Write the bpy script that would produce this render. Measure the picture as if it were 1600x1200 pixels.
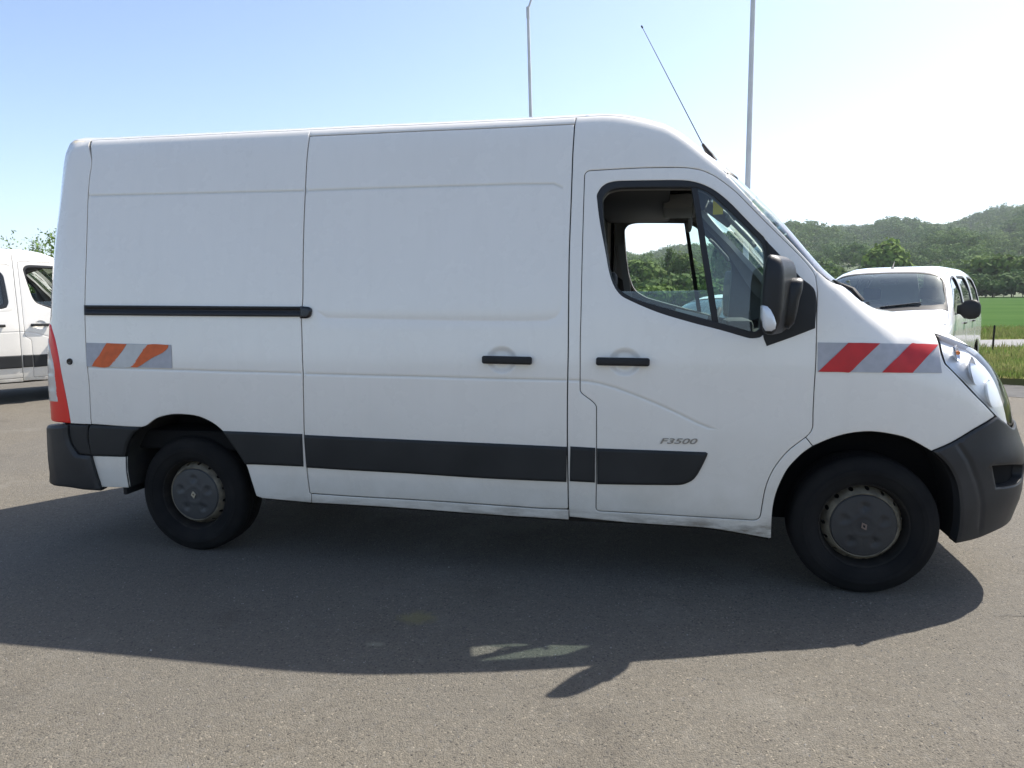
import bpy, bmesh, math, random
import numpy as np
from mathutils import Vector, Matrix
from mathutils.geometry import delaunay_2d_cdt

for o in list(bpy.data.objects):
    bpy.data.objects.remove(o)
scene = bpy.context.scene
COL = scene.collection
random.seed(7)
rng = np.random.default_rng(7)

# ------------------------------------------------------------------ camera
CAM = np.array([2.7424, -4.7243, 1.4841]); YAW, PITCH, ROLL = -0.2103, -0.1191, -0.0147
def cam_axes():
    cy, sy = math.cos(YAW), math.sin(YAW)
    fwd = np.array([sy*math.cos(PITCH), cy*math.cos(PITCH), math.sin(PITCH)])
    right = np.array([cy, -sy, 0.0]); up = np.cross(right, fwd)
    c, s = math.cos(ROLL), math.sin(ROLL)
    return c*right+s*up, -s*right+c*up, fwd
cd = bpy.data.cameras.new('camera'); cam = bpy.data.objects.new('camera', cd); COL.objects.link(cam)
r_, u_, f_ = cam_axes()
cam.matrix_world = Matrix(((r_[0], u_[0], -f_[0], CAM[0]), (r_[1], u_[1], -f_[1], CAM[1]), (r_[2], u_[2], -f_[2], CAM[2]), (0, 0, 0, 1)))
cd.sensor_width = 36.0; cd.lens = 1155/1600*36.0; cd.clip_start = 0.05; cd.clip_end = 6000
scene.camera = cam

# ------------------------------------------------------------------ light
SUN = Vector((0.525, 0.553, 1.0)).normalized()
world = bpy.data.worlds.new('World'); scene.world = world; world.use_nodes = True
wn = world.node_tree.nodes; wl = world.node_tree.links
for n in list(wn): wn.remove(n)
sky = wn.new('ShaderNodeTexSky'); sky.sky_type = 'NISHITA'; sky.sun_disc = False
sky.sun_elevation = math.asin(SUN.z); sky.sun_rotation = math.atan2(SUN.x, SUN.y)
sky.altitude = 200; sky.air_density = 0.78; sky.dust_density = 1.3; sky.ozone_density = 0.4
bg = wn.new('ShaderNodeBackground'); bg.inputs['Strength'].default_value = 0.1
wo = wn.new('ShaderNodeOutputWorld')
wl.new(sky.outputs[0], bg.inputs[0]); wl.new(bg.outputs[0], wo.inputs[0])
sd = bpy.data.lights.new('sun', 'SUN'); sd.energy = 3.8; sd.angle = math.radians(0.53); sd.color = (1.0, 0.955, 0.89)
so = bpy.data.objects.new('sun', sd); COL.objects.link(so); so.rotation_euler = SUN.to_track_quat('Z', 'Y').to_euler(); so.location = (8, 8, 20)
scene.render.engine = 'CYCLES'
vs = scene.view_settings
vs.view_transform = 'Standard'; vs.look = 'None'; vs.gamma = 1.0; vs.use_curve_mapping = False; vs.exposure = 1.33
scene.cycles.max_bounces = 10; scene.cycles.transparent_max_bounces = 16

# ------------------------------------------------------------------ materials
def new_mat(name):
    m = bpy.data.materials.new(name); m.use_nodes = True
    nt = m.node_tree; b = nt.nodes['Principled BSDF']
    return m, nt, b
def mat(name, col, rough=0.5, metal=0.0, coat=0.0, bump=0.0, bscale=200.0, var=0.0, vscale=6.0, spec=0.5, col2=None, emit=None):
    m, nt, b = new_mat(name)
    b.inputs['Base Color'].default_value = (*col, 1); b.inputs['Roughness'].default_value = rough
    b.inputs['Metallic'].default_value = metal; b.inputs['Coat Weight'].default_value = coat
    b.inputs['Coat Roughness'].default_value = 0.06; b.inputs['Specular IOR Level'].default_value = spec
    tc = nt.nodes.new('ShaderNodeTexCoord')
    if var > 0 or col2:
        n = nt.nodes.new('ShaderNodeTexNoise'); n.inputs['Scale'].default_value = vscale; n.inputs['Detail'].default_value = 6
        nt.links.new(tc.outputs['Object'], n.inputs['Vector'])
        mx = nt.nodes.new('ShaderNodeMix'); mx.data_type = 'RGBA'
        mr = nt.nodes.new('ShaderNodeMapRange'); mr.inputs[1].default_value = 0.35; mr.inputs[2].default_value = 0.68
        nt.links.new(n.outputs['Fac'], mr.inputs[0]); nt.links.new(mr.outputs[0], mx.inputs['Factor'])
        c2 = col2 if col2 else tuple(c*(1-var) for c in col)
        mx.inputs['A'].default_value = (*col, 1); mx.inputs['B'].default_value = (*c2, 1)
        nt.links.new(mx.outputs['Result'], b.inputs['Base Color'])
    if bump > 0:
        n2 = nt.nodes.new('ShaderNodeTexNoise'); n2.inputs['Scale'].default_value = bscale; n2.inputs['Detail'].default_value = 3
        nt.links.new(tc.outputs['Object'], n2.inputs['Vector'])
        bp = nt.nodes.new('ShaderNodeBump'); bp.inputs['Strength'].default_value = bump; bp.inputs['Distance'].default_value = 0.002
        nt.links.new(n2.outputs['Fac'], bp.inputs['Height']); nt.links.new(bp.outputs[0], b.inputs['Normal'])
    return m
def glass_mat(name, tint, refl=(1., 1., 1.), f0=.07, pw_=3.0, cap=.98):
    m = bpy.data.materials.new(name); m.use_nodes = True; nt = m.node_tree
    for n in list(nt.nodes): nt.nodes.remove(n)
    tr = nt.nodes.new('ShaderNodeBsdfTransparent'); tr.inputs[0].default_value = (*tint, 1)
    gl = nt.nodes.new('ShaderNodeBsdfGlossy'); gl.inputs['Roughness'].default_value = 0.02; gl.inputs[0].default_value = (*refl, 1)
    fr = nt.nodes.new('ShaderNodeFresnel'); fr.inputs[0].default_value = 1.5
    # the same front-face angle on both sides of a thin pane
    mx = nt.nodes.new('ShaderNodeMixShader'); out = nt.nodes.new('ShaderNodeOutputMaterial')
    lw = nt.nodes.new('ShaderNodeLayerWeight'); lw.inputs[0].default_value = 0.5
    pw = nt.nodes.new('ShaderNodeMath'); pw.operation = 'POWER'; pw.inputs[1].default_value = pw_
    ad = nt.nodes.new('ShaderNodeMath'); ad.operation = 'MULTIPLY_ADD'; ad.inputs[1].default_value = cap-f0; ad.inputs[2].default_value = f0
    nt.links.new(lw.outputs['Facing'], pw.inputs[0]); nt.links.new(pw.outputs[0], ad.inputs[0])
    nt.links.new(ad.outputs[0], mx.inputs[0]); nt.links.new(tr.outputs[0], mx.inputs[1]); nt.links.new(gl.outputs[0], mx.inputs[2]); nt.links.new(mx.outputs[0], out.inputs[0])
    nt.nodes.remove(fr)
    return m
def paint_mat(name, dirt=1.0, ca=(0.88, 0.835, 0.755), cb=(0.83, 0.785, 0.705)):
    """white enamel with grime: brown road film low down and faint streaks"""
    m, nt, b = new_mat(name)
    N, L = nt.nodes, nt.links
    tc = N.new('ShaderNodeTexCoord'); sx = N.new('ShaderNodeSeparateXYZ'); L.new(tc.outputs['Object'], sx.inputs[0])
    n1 = N.new('ShaderNodeTexNoise'); n1.inputs['Scale'].default_value = 3.0; n1.inputs['Detail'].default_value = 9; n1.inputs['Roughness'].default_value = 0.62
    L.new(tc.outputs['Object'], n1.inputs['Vector'])
    # height mask: 1 at the sill, 0 above the moulding
    mr = N.new('ShaderNodeMapRange'); mr.inputs[1].default_value = 0.30; mr.inputs[2].default_value = 1.25; mr.inputs[3].default_value = 1.0; mr.inputs[4].default_value = 0.0
    L.new(sx.outputs['Z'], mr.inputs[0])
    pw = N.new('ShaderNodeMath'); pw.operation = 'POWER'; pw.inputs[1].default_value = 1.7; L.new(mr.outputs[0], pw.inputs[0])
    mu = N.new('ShaderNodeMath'); mu.operation = 'MULTIPLY'; L.new(pw.outputs[0], mu.inputs[0]); L.new(n1.outputs['Fac'], mu.inputs[1])
    mu2 = N.new('ShaderNodeMath'); mu2.operation = 'MULTIPLY'; mu2.inputs[1].default_value = 1.25*dirt; mu2.use_clamp = True; L.new(mu.outputs[0], mu2.inputs[0])
    # sill band rust and splash
    mr3 = N.new('ShaderNodeMapRange'); mr3.inputs[1].default_value = 0.30; mr3.inputs[2].default_value = 0.40; mr3.inputs[3].default_value = 1.0; mr3.inputs[4].default_value = 0.0; L.new(sx.outputs['Z'], mr3.inputs[0])
    n3 = N.new('ShaderNodeTexNoise'); n3.inputs['Scale'].default_value = 14.0; n3.inputs['Detail'].default_value = 8; n3.inputs['Roughness'].default_value = 0.7
    mp = N.new('ShaderNodeMapping'); mp.inputs['Scale'].default_value = (0.35, 1, 1.6); L.new(tc.outputs['Object'], mp.inputs[0]); L.new(mp.outputs[0], n3.inputs['Vector'])
    mr4 = N.new('ShaderNodeMapRange'); mr4.inputs[1].default_value = 0.42; mr4.inputs[2].default_value = 0.66; L.new(n3.outputs['Fac'], mr4.inputs[0])
    mu3 = N.new('ShaderNodeMath'); mu3.operation = 'MULTIPLY'; L.new(mr3.outputs[0], mu3.inputs[0]); L.new(mr4.outputs[0], mu3.inputs[1])
    mu3b = N.new('ShaderNodeMath'); mu3b.operation = 'MULTIPLY'; mu3b.inputs[1].default_value = dirt; mu3b.use_clamp = True; L.new(mu3.outputs[0], mu3b.inputs[0])
    # faint overall film
    n2 = N.new('ShaderNodeTexNoise'); n2.inputs['Scale'].default_value = 1.3; n2.inputs['Detail'].default_value = 7; L.new(tc.outputs['Object'], n2.inputs['Vector'])
    mxa = N.new('ShaderNodeMix'); mxa.data_type = 'RGBA'; mxa.inputs['A'].default_value = (*ca, 1); mxa.inputs['B'].default_value = (*cb, 1); L.new(n2.outputs['Fac'], mxa.inputs['Factor'])
    mxb = N.new('ShaderNodeMix'); mxb.data_type = 'RGBA'; mxb.inputs['B'].default_value = (0.50, 0.46, 0.37, 1); L.new(mxa.outputs['Result'], mxb.inputs['A']); L.new(mu2.outputs[0], mxb.inputs['Factor'])
    mxc = N.new('ShaderNodeMix'); mxc.data_type = 'RGBA'; mxc.inputs['B'].default_value = (0.16, 0.125, 0.085, 1); L.new(mxb.outputs['Result'], mxc.inputs['A']); L.new(mu3b.outputs[0], mxc.inputs['Factor'])
    # rain streaks running down the panels
    mps = N.new('ShaderNodeMapping'); mps.inputs['Scale'].default_value = (11, 11, .9); L.new(tc.outputs['Object'], mps.inputs[0])
    ns = N.new('ShaderNodeTexNoise'); ns.inputs['Scale'].default_value = 1.6; ns.inputs['Detail'].default_value = 8; ns.inputs['Roughness'].default_value = .65; L.new(mps.outputs[0], ns.inputs['Vector'])
    ms_ = N.new('ShaderNodeMapRange'); ms_.inputs[1].default_value = .50; ms_.inputs[2].default_value = .78; ms_.inputs[3].default_value = 0; ms_.inputs[4].default_value = .09*dirt; L.new(ns.outputs['Fac'], ms_.inputs[0])
    mxs = N.new('ShaderNodeMix'); mxs.data_type = 'RGBA'; mxs.inputs['B'].default_value = (0.55, 0.52, 0.45, 1); L.new(mxc.outputs['Result'], mxs.inputs['A']); L.new(ms_.outputs[0], mxs.inputs['Factor']); mxc = mxs
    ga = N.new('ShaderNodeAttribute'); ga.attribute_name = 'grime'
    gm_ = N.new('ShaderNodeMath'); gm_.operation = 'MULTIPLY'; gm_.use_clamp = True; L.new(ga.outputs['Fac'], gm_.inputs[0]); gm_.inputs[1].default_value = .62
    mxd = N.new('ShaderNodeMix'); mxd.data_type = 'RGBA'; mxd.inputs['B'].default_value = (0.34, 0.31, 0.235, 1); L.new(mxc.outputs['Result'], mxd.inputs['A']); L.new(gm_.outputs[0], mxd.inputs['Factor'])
    L.new(mxd.outputs['Result'], b.inputs['Base Color'])
    rr = N.new('ShaderNodeMapRange'); rr.inputs[1].default_value = 0.3; rr.inputs[2].default_value = 0.7; rr.inputs[3].default_value = 0.20; rr.inputs[4].default_value = 0.34
    L.new(n1.outputs['Fac'], rr.inputs[0]); L.new(rr.outputs[0], b.inputs['Roughness'])
    b.inputs['Coat Weight'].default_value = 1.0; b.inputs['Coat Roughness'].default_value = 0.06
    b.inputs['Specular IOR Level'].default_value = 0.35
    # slight panel waviness
    n4 = N.new('ShaderNodeTexNoise'); n4.inputs['Scale'].default_value = 2.2; n4.inputs['Detail'].default_value = 2; L.new(tc.outputs['Object'], n4.inputs['Vector'])
    bp = N.new('ShaderNodeBump'); bp.inputs['Strength'].default_value = 0.25; bp.inputs['Distance'].default_value = 0.004; L.new(n4.outputs['Fac'], bp.inputs['Height'])
    L.new(bp.outputs[0], b.inputs['Coat Normal']); L.new(bp.outputs[0], b.inputs['Normal'])
    return m

M = {}
M['paint'] = paint_mat('white_van_paint')
M['paint_clean'] = paint_mat('white_car_paint', 0.25, (0.80, 0.80, 0.80), (0.76, 0.76, 0.75))
M['plastic'] = mat('charcoal_plastic', (0.017, 0.0175, 0.017), 0.55, spec=0.3, bump=0.35, bscale=420, var=0.35, vscale=3, col2=(0.027, 0.027, 0.026))
M['bumper'] = mat('bumper_plastic', (0.021, 0.0215, 0.022), 0.45, spec=0.35, bump=0.3, bscale=300, var=0.3, vscale=4, col2=(0.038, 0.038, 0.038))
M['mirror_plastic'] = mat('mirror_plastic', (0.011, 0.0115, 0.012), 0.42, bump=0.3, bscale=400, spec=.4)
M['black'] = mat('black_rubber', (0.012, 0.012, 0.013), 0.55)
M['gloss_black'] = mat('gloss_black', (0.012, 0.012, 0.014), 0.25)
M['void'] = mat('seam_shadow_rubber', (0.012, 0.012, 0.012), 0.9, spec=0.1)
M['liner'] = mat('wheel_arch_liner', (0.014, 0.014, 0.013), 0.85, var=0.4, vscale=9, col2=(0.028, 0.026, 0.02))
M['tyre'] = mat('tyre_rubber', (0.009, 0.009, 0.009), 0.85, bump=0.3, bscale=120, var=0.3, vscale=7, col2=(0.017, 0.016, 0.015), spec=0.15)
M['rim'] = mat('dirty_cream_steel', (0.25, 0.215, 0.15), 0.6, metal=0.1, vscale=18, col2=(0.10, 0.085, 0.06))
M['rim_dark'] = mat('dark_steel_well', (0.014, 0.013, 0.012), 0.8, vscale=14, col2=(0.030, 0.026, 0.021), spec=.2)
M['hub'] = mat('grey_hub_cap', (0.050, 0.050, 0.047), 0.5, bump=0.25, bscale=90, vscale=12, col2=(0.038, 0.038, 0.038))
M['hub_dark'] = mat('dusty_dark_hub_cap', (0.036, 0.034, 0.031), 0.6, bump=0.25, bscale=90, vscale=12, col2=(0.024, 0.023, 0.022))
M['emblem'] = mat('cream_emblem', (0.42, 0.36, 0.25), 0.5)
M['emblem_red'] = mat('worn_emblem', (0.20, 0.14, 0.11), 0.5)
M['glass'] = glass_mat('clear_green_glass', (0.72, 0.86, 0.80))
M['glass_clear'] = glass_mat('clear_glass', (0.86, 0.90, 0.88))
M['glass_screen'] = glass_mat('windscreen_glass', (0.72, 0.80, 0.80), f0=.12, pw_=1.8)
M['glass_car'] = glass_mat('car_windscreen_glass', (0.50, 0.58, 0.57), f0=.14, pw_=2.6, refl=(.88, 1.0, .97))
M['glass_dark'] = glass_mat('dark_tinted_glass', (0.16, 0.20, 0.19))
M['lens'] = glass_mat('lamp_lens', (0.93, 0.94, 0.95), f0=.06, pw_=3.5, cap=.75)
M['chrome'] = mat('reflector', (0.75, 0.76, 0.78), 0.16, metal=0.9, bump=0.2, bscale=60)
M['silver'] = mat('lamp_silver', (0.82, 0.83, 0.84), 0.35, metal=0.3)
M['amber'] = mat('amber', (0.55, 0.16, 0.02), 0.4)
M['tail_red'] = mat('tail_red', (0.80, 0.018, 0.010), 0.3, coat=0.2, bump=0.3, bscale=80)
M['tail_white'] = mat('tail_white', (0.62, 0.58, 0.52), 0.25, coat=0.5, bump=0.3, bscale=60)
M['st_grey'] = mat('reflective_grey', (0.44, 0.435, 0.45), 0.45, var=0.12, vscale=30)
M['st_red'] = mat('reflective_red', (0.58, 0.012, 0.014), 0.42, var=0.15, vscale=20)
M['st_orange'] = mat('faded_orange', (0.72, 0.135, 0.030), 0.6, var=0.18, vscale=25)
M['st_white'] = mat('sticker_white', (0.60, 0.59, 0.55), 0.5, var=0.1, vscale=20)
M['trim_dark'] = mat('dark_interior', (0.035, 0.034, 0.034), 0.8, bump=0.2)
M['trim_mid'] = mat('grey_interior', (0.19, 0.185, 0.175), 0.8, bump=0.2)
M['trim_beige'] = mat('beige_interior', (0.33, 0.31, 0.28), 0.85, bump=0.2, var=0.15)
M['seat'] = mat('seat_fabric', (0.05, 0.05, 0.055), 0.95, bump=0.5, bscale=300)
M['yellow'] = mat('yellow_label', (0.80, 0.62, 0.03), 0.6)
M['pale_strip'] = mat('pale_strip', (0.75, 0.75, 0.73), 0.7)
M['badge'] = mat('badge_chrome', (0.27, 0.26, 0.235), 0.35, metal=0.6)
M['galv'] = mat('galvanised_steel', (0.66, 0.67, 0.67), 0.5, metal=0.0, var=0.15, vscale=3)
M['grille'] = mat('grille_wire', (0.45, 0.46, 0.46), 0.5, metal=0.3)

# ------------------------------------------------------------------ objects
def link(o, parent=None):
    COL.objects.link(o)
    if parent is not None: o.parent = parent
    return o
def tag(o, label=None, cat=None, group=None, kind=None):
    if label: o['label'] = label
    if cat: o['category'] = cat
    if group: o['group'] = group
    if kind: o['kind'] = kind
    return o
def empty(name, loc=(0, 0, 0), rz=0.0, parent=None):
    o = bpy.data.objects.new(name, None); o.empty_display_size = 0.2; link(o, parent)
    o.location = loc; o.rotation_euler = (0, 0, rz); return o
def build(name, geo, m, parent=None, mirror=False, smooth=True):
    """geo: list of (verts, faces, normals or None); mirror flips y"""
    V, F, Nn, ok, G = [], [], [], True, []
    k = 0
    for g in geo:
        v, f, n = g[:3]; G += list(g[3]) if len(g) > 3 else [0.0]*len(v)
        v = np.asarray(v, float).reshape(-1, 3); n = None if n is None else np.asarray(n, float).reshape(-1, 3)
        if mirror:
            v = v*[1, -1, 1]; f = [tuple(reversed(t)) for t in f]; n = None if n is None else n*[1, -1, 1]
        V.append(v); F += [tuple(int(i)+k for i in t) for t in f]; k += len(v)
        if n is None: ok = False
        else: Nn.append(n)
    V = np.concatenate(V)
    me = bpy.data.meshes.new(name); me.from_pydata(V.tolist(), [], F)
    me.materials.append(m)
    me.update()
    if any(G):
        at_ = me.attributes.new('grime', 'FLOAT', 'POINT'); at_.data.foreach_set('value', G)
    if smooth:
        me.polygons.foreach_set('use_smooth', [True]*len(me.polygons))
        if ok: me.normals_split_custom_set_from_vertices(np.concatenate(Nn).tolist())
        else: me.set_sharp_from_angle(angle=math.radians(38))
    o = bpy.data.objects.new(name, me); link(o, parent); return o
def boxg(lo, hi, bev=0.0, rot=None, seg=2):
    bm = bmesh.new(); bmesh.ops.create_cube(bm, size=1.0)
    lo, hi = Vector(lo), Vector(hi); c = (lo+hi)/2; s = hi-lo
    for v in bm.verts: v.co = Vector((v.co.x*s.x, v.co.y*s.y, v.co.z*s.z))
    if bev > 0: bmesh.ops.bevel(bm, geom=list(bm.edges), offset=bev, segments=seg, affect='EDGES', profile=0.5)
    for v in bm.verts:
        v.co = (rot @ v.co if rot else v.co) + c
    g = ([tuple(v.co) for v in bm.verts], [tuple(v.index for v in f.verts) for f in bm.faces], None)
    bm.verts.index_update(); g = ([tuple(v.co) for v in bm.verts], [tuple(v.index for v in f.verts) for f in bm.faces], None)
    bm.free(); return g
def tubeg(pts, rad, n=10, cap=True):
    pts = [Vector(p) for p in pts]; rads = rad if isinstance(rad, (list, tuple)) else [rad]*len(pts)
    V, F = [], []; up = None
    for i, p in enumerate(pts):
        d = (pts[min(i+1, len(pts)-1)]-pts[max(i-1, 0)]).normalized()
        a = d.orthogonal().normalized() if up is None else (up-d*up.dot(d)).normalized()
        up = a; b = d.cross(a)
        for k in range(n):
            t = 2*math.pi*k/n; V.append(tuple(p+(a*math.cos(t)+b*math.sin(t))*rads[i]))
    for i in range(len(pts)-1):
        for k in range(n):
            F.append((i*n+k, i*n+(k+1) % n, (i+1)*n+(k+1) % n, (i+1)*n+k))
    if cap: F.append(tuple(reversed(range(n)))); F.append(tuple((len(pts)-1)*n+k for k in range(n)))
    return (V, F, None)
def latheg(prof, c, n=56, sgn=1):
    """prof (radius, y) round the y axis through c; y negative is outward on the near side"""
    V, F = [], []
    for r, y in prof:
        for k in range(n):
            t = 2*math.pi*k/n; V.append((c[0]+r*math.cos(t), c[1]+y*sgn, c[2]+r*math.sin(t)))
    for i in range(len(prof)-1):
        for k in range(n):
            q = (i*n+k, i*n+(k+1) % n, (i+1)*n+(k+1) % n, (i+1)*n+k)
            F.append(q if sgn > 0 else tuple(reversed(q)))
    return (V, F, None)
def loftg(rings, capa=True, capb=True):
    n = len(rings[0]); V = [tuple(p) for r in rings for p in r]; F = []
    for i in range(len(rings)-1):
        for k in range(n):
            F.append((i*n+k, (i+1)*n+k, (i+1)*n+(k+1) % n, i*n+(k+1) % n))
    if capa: F.append(tuple(range(n)))
    if capb: F.append(tuple(reversed([(len(rings)-1)*n+k for k in range(n)])))
    return (V, F, None)

# ------------------------------------------------------------------ curved bodywork
def interp(xs, ys, x):
    xs = np.asarray(xs, float); ys = np.asarray(ys, float); x = np.asarray(x, float)
    d = np.diff(ys)/np.diff(xs); m = np.empty_like(ys); m[0] = d[0]; m[-1] = d[-1]
    s = d[:-1]*d[1:]
    m[1:-1] = np.where(s > 0, 2*s/(d[:-1]+d[1:]+np.where(s > 0, 0, 1)), 0)
    i = np.clip(np.searchsorted(xs, x)-1, 0, len(xs)-2)
    h = xs[i+1]-xs[i]; t = np.clip((x-xs[i])/h, 0, 1)
    r = ys[i]*(2*t**3-3*t**2+1)+m[i]*h*(t**3-2*t**2+t)+ys[i+1]*(-2*t**3+3*t**2)+m[i+1]*h*(t**3-t**2)
    return np.where(x < xs[0], ys[0]+m[0]*(x-xs[0]), np.where(x > xs[-1], ys[-1]+m[-1]*(x-xs[-1]), r))
class Body:
    """a closed car body: |y| against width, height above the belt, nose and tail as a super-ellipse sum"""
    def __init__(s, TX, WZ, NZ, BZ, T, W, N, B, m, mb, n, r, XS=3.2, XR=-0.55, Z0=1.0, XB=3.1, QN=3.0, QR=0.2, zb=1.6):
        s.__dict__.update(locals())
    def H(s, x, y, z):
        x = np.asarray(x, float); z = np.asarray(z, float); y = np.abs(y)
        zc = np.clip(z, .1, 2.6)
        W = interp(s.WZ, s.W, zc); T = interp(s.TX, s.T, np.clip(x, s.TX[0]-.3, s.TX[-1]+.4))
        N = interp(s.NZ, s.N, np.clip(z, .1, s.zb)); B = interp(s.BZ, s.B, zc)
        z0 = np.minimum(s.Z0, T-.45); N = np.maximum(N, s.XS+.3)
        mm = s.m+(s.mb-s.m)*np.clip((x-s.XB)/.7, 0, 1)
        a = np.maximum(z-z0, 0)/(T-z0); b = np.maximum(x-s.XS, 0)/(N-s.XS); c = np.maximum(s.XR-x, 0)/(s.XR-B)
        return (y/W)**mm+a**mm+b**s.n+c**s.r-1
    def lift(s, dom, u, v):
        u = np.asarray(u, float); v = np.asarray(v, float)
        if dom == 'side': f = lambda t: (u, -t, v); lo, hi = 0.0, 1.4
        elif dom == 'top': f = lambda t: (u, v, t); lo, hi = 0.8, 3.0
        elif dom == 'nose':
            ph = -u/1.2; c, q = np.cos(ph), np.sin(ph); f = lambda t: (s.QN+t*c, -t*q, v); lo, hi = 0.05, 2.4
        else:
            ph = u/1.2; c, q = np.cos(ph), np.sin(ph); f = lambda t: (s.QR-t*c, -t*q, v); lo, hi = 0.05, 2.2
        a = np.full(u.shape, lo); b = np.full(u.shape, hi)
        for _ in range(34):
            m = (a+b)/2; ins = s.H(*f(m)) < 0
            a = np.where(ins, m, a); b = np.where(ins, b, m)
        x, y, z = f((a+b)/2)
        return np.stack([np.broadcast_to(x, u.shape), np.broadcast_to(y, u.shape), np.broadcast_to(z, u.shape)], -1)
    def uv(s, dom, p):
        x, y, z = p[0], p[1], p[2]
        if dom == 'side': return (x, z)
        if dom == 'top': return (x, y)
        if dom == 'nose': return (-1.2*math.atan2(-y, x-s.QN), z)
        return (1.2*math.atan2(-y, s.QR-x), z)
def seglen(a, b): return math.hypot(a[0]-b[0], a[1]-b[1])
def densify(poly, step, closed=True):
    out = []; n = len(poly)
    for i in range(n if closed else n-1):
        a, b = poly[i], poly[(i+1) % n]; k = max(1, int(math.ceil(seglen(a, b)/step)))
        for j in range(k): out.append((a[0]+(b[0]-a[0])*j/k, a[1]+(b[1]-a[1])*j/k))
    if not closed: out.append(tuple(poly[-1]))
    return out
def smooth_outline(poly, step):
    """rounded outline through the points; corners sharper than 48 degrees stay sharp"""
    n = len(poly); Q = np.array(poly, float); out = []
    if n < 5: return densify(poly, step)
    D = np.roll(Q, -1, 0)-Q; L = np.linalg.norm(D, axis=1)+1e-12; U = D/L[:, None]
    Up = np.roll(U, 1, 0); dot = (U*Up).sum(1); sharp = dot < math.cos(math.radians(48))
    Lp = np.roll(L, 1); w = L**2/(L**2+Lp**2); Tn = U*w[:, None]+Up*(1-w)[:, None]; Tn /= np.linalg.norm(Tn, axis=1)[:, None]+1e-12
    for i in range(n):
        j = (i+1) % n; t0 = U[i] if sharp[i] else Tn[i]; t1 = U[i] if sharp[j] else Tn[j]
        ang = math.degrees(math.acos(max(-1, min(1, float(t0 @ t1))))); k = max(1, int(math.ceil(L[i]/step)), int(ang/7))
        k = min(k, max(1, int(L[i]/.006)))
        for q in range(k):
            t = q/k; h0, h1, h2, h3 = 2*t**3-3*t**2+1, t**3-2*t**2+t, -2*t**3+3*t**2, t**3-t**2
            out.append(tuple(h0*Q[i]+h1*L[i]*t0+h2*Q[j]+h3*L[i]*t1))
    return out
def area(p): return 0.5*sum(p[i][0]*p[(i+1) % len(p)][1]-p[(i+1) % len(p)][0]*p[i][1] for i in range(len(p)))
def inset(poly, d):
    """move a counter-clockwise outline inwards by d"""
    n = len(poly); out = []
    for i in range(n):
        p0, p1, p2 = poly[i-1], poly[i], poly[(i+1) % n]
        e1 = (p1[0]-p0[0], p1[1]-p0[1]); e2 = (p2[0]-p1[0], p2[1]-p1[1])
        l1 = math.hypot(*e1) or 1e-9; l2 = math.hypot(*e2) or 1e-9
        n1 = (-e1[1]/l1, e1[0]/l1); n2 = (-e2[1]/l2, e2[0]/l2)
        bx, by = n1[0]+n2[0], n1[1]+n2[1]; q = bx*bx+by*by
        k = 2*d/q if q > 0.4 else d/0.8*1.0
        out.append((p1[0]+bx*k, p1[1]+by*k))
    return out
def segdist(P, poly, closed=True):
    P = np.asarray(P, float); q = np.asarray(poly, float)
    a = q if closed else q[:-1]; b = np.roll(q, -1, 0) if closed else q[1:]
    best = np.full(len(P), 1e9)
    d = b-a; L = (d**2).sum(1)+1e-12
    for i in range(0, len(P), 2000):
        Q = P[i:i+2000, None, :]-a[None]
        t = np.clip((Q*d[None]).sum(2)/L[None], 0, 1)
        best[i:i+2000] = np.sqrt(((Q-t[..., None]*d[None])**2).sum(2)).min(1)
    return best
def inpoly(P, poly):
    P = np.asarray(P, float); x, y = P[:, 0], P[:, 1]; r = np.zeros(len(P), bool); n = len(poly)
    for i in range(n):
        x1, y1 = poly[i]; x2, y2 = poly[(i+1) % n]
        if y1 == y2: continue
        c = ((y1 > y) != (y2 > y)) & (x < (x2-x1)*(y-y1)/(y2-y1)+x1); r ^= c
    return r
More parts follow.
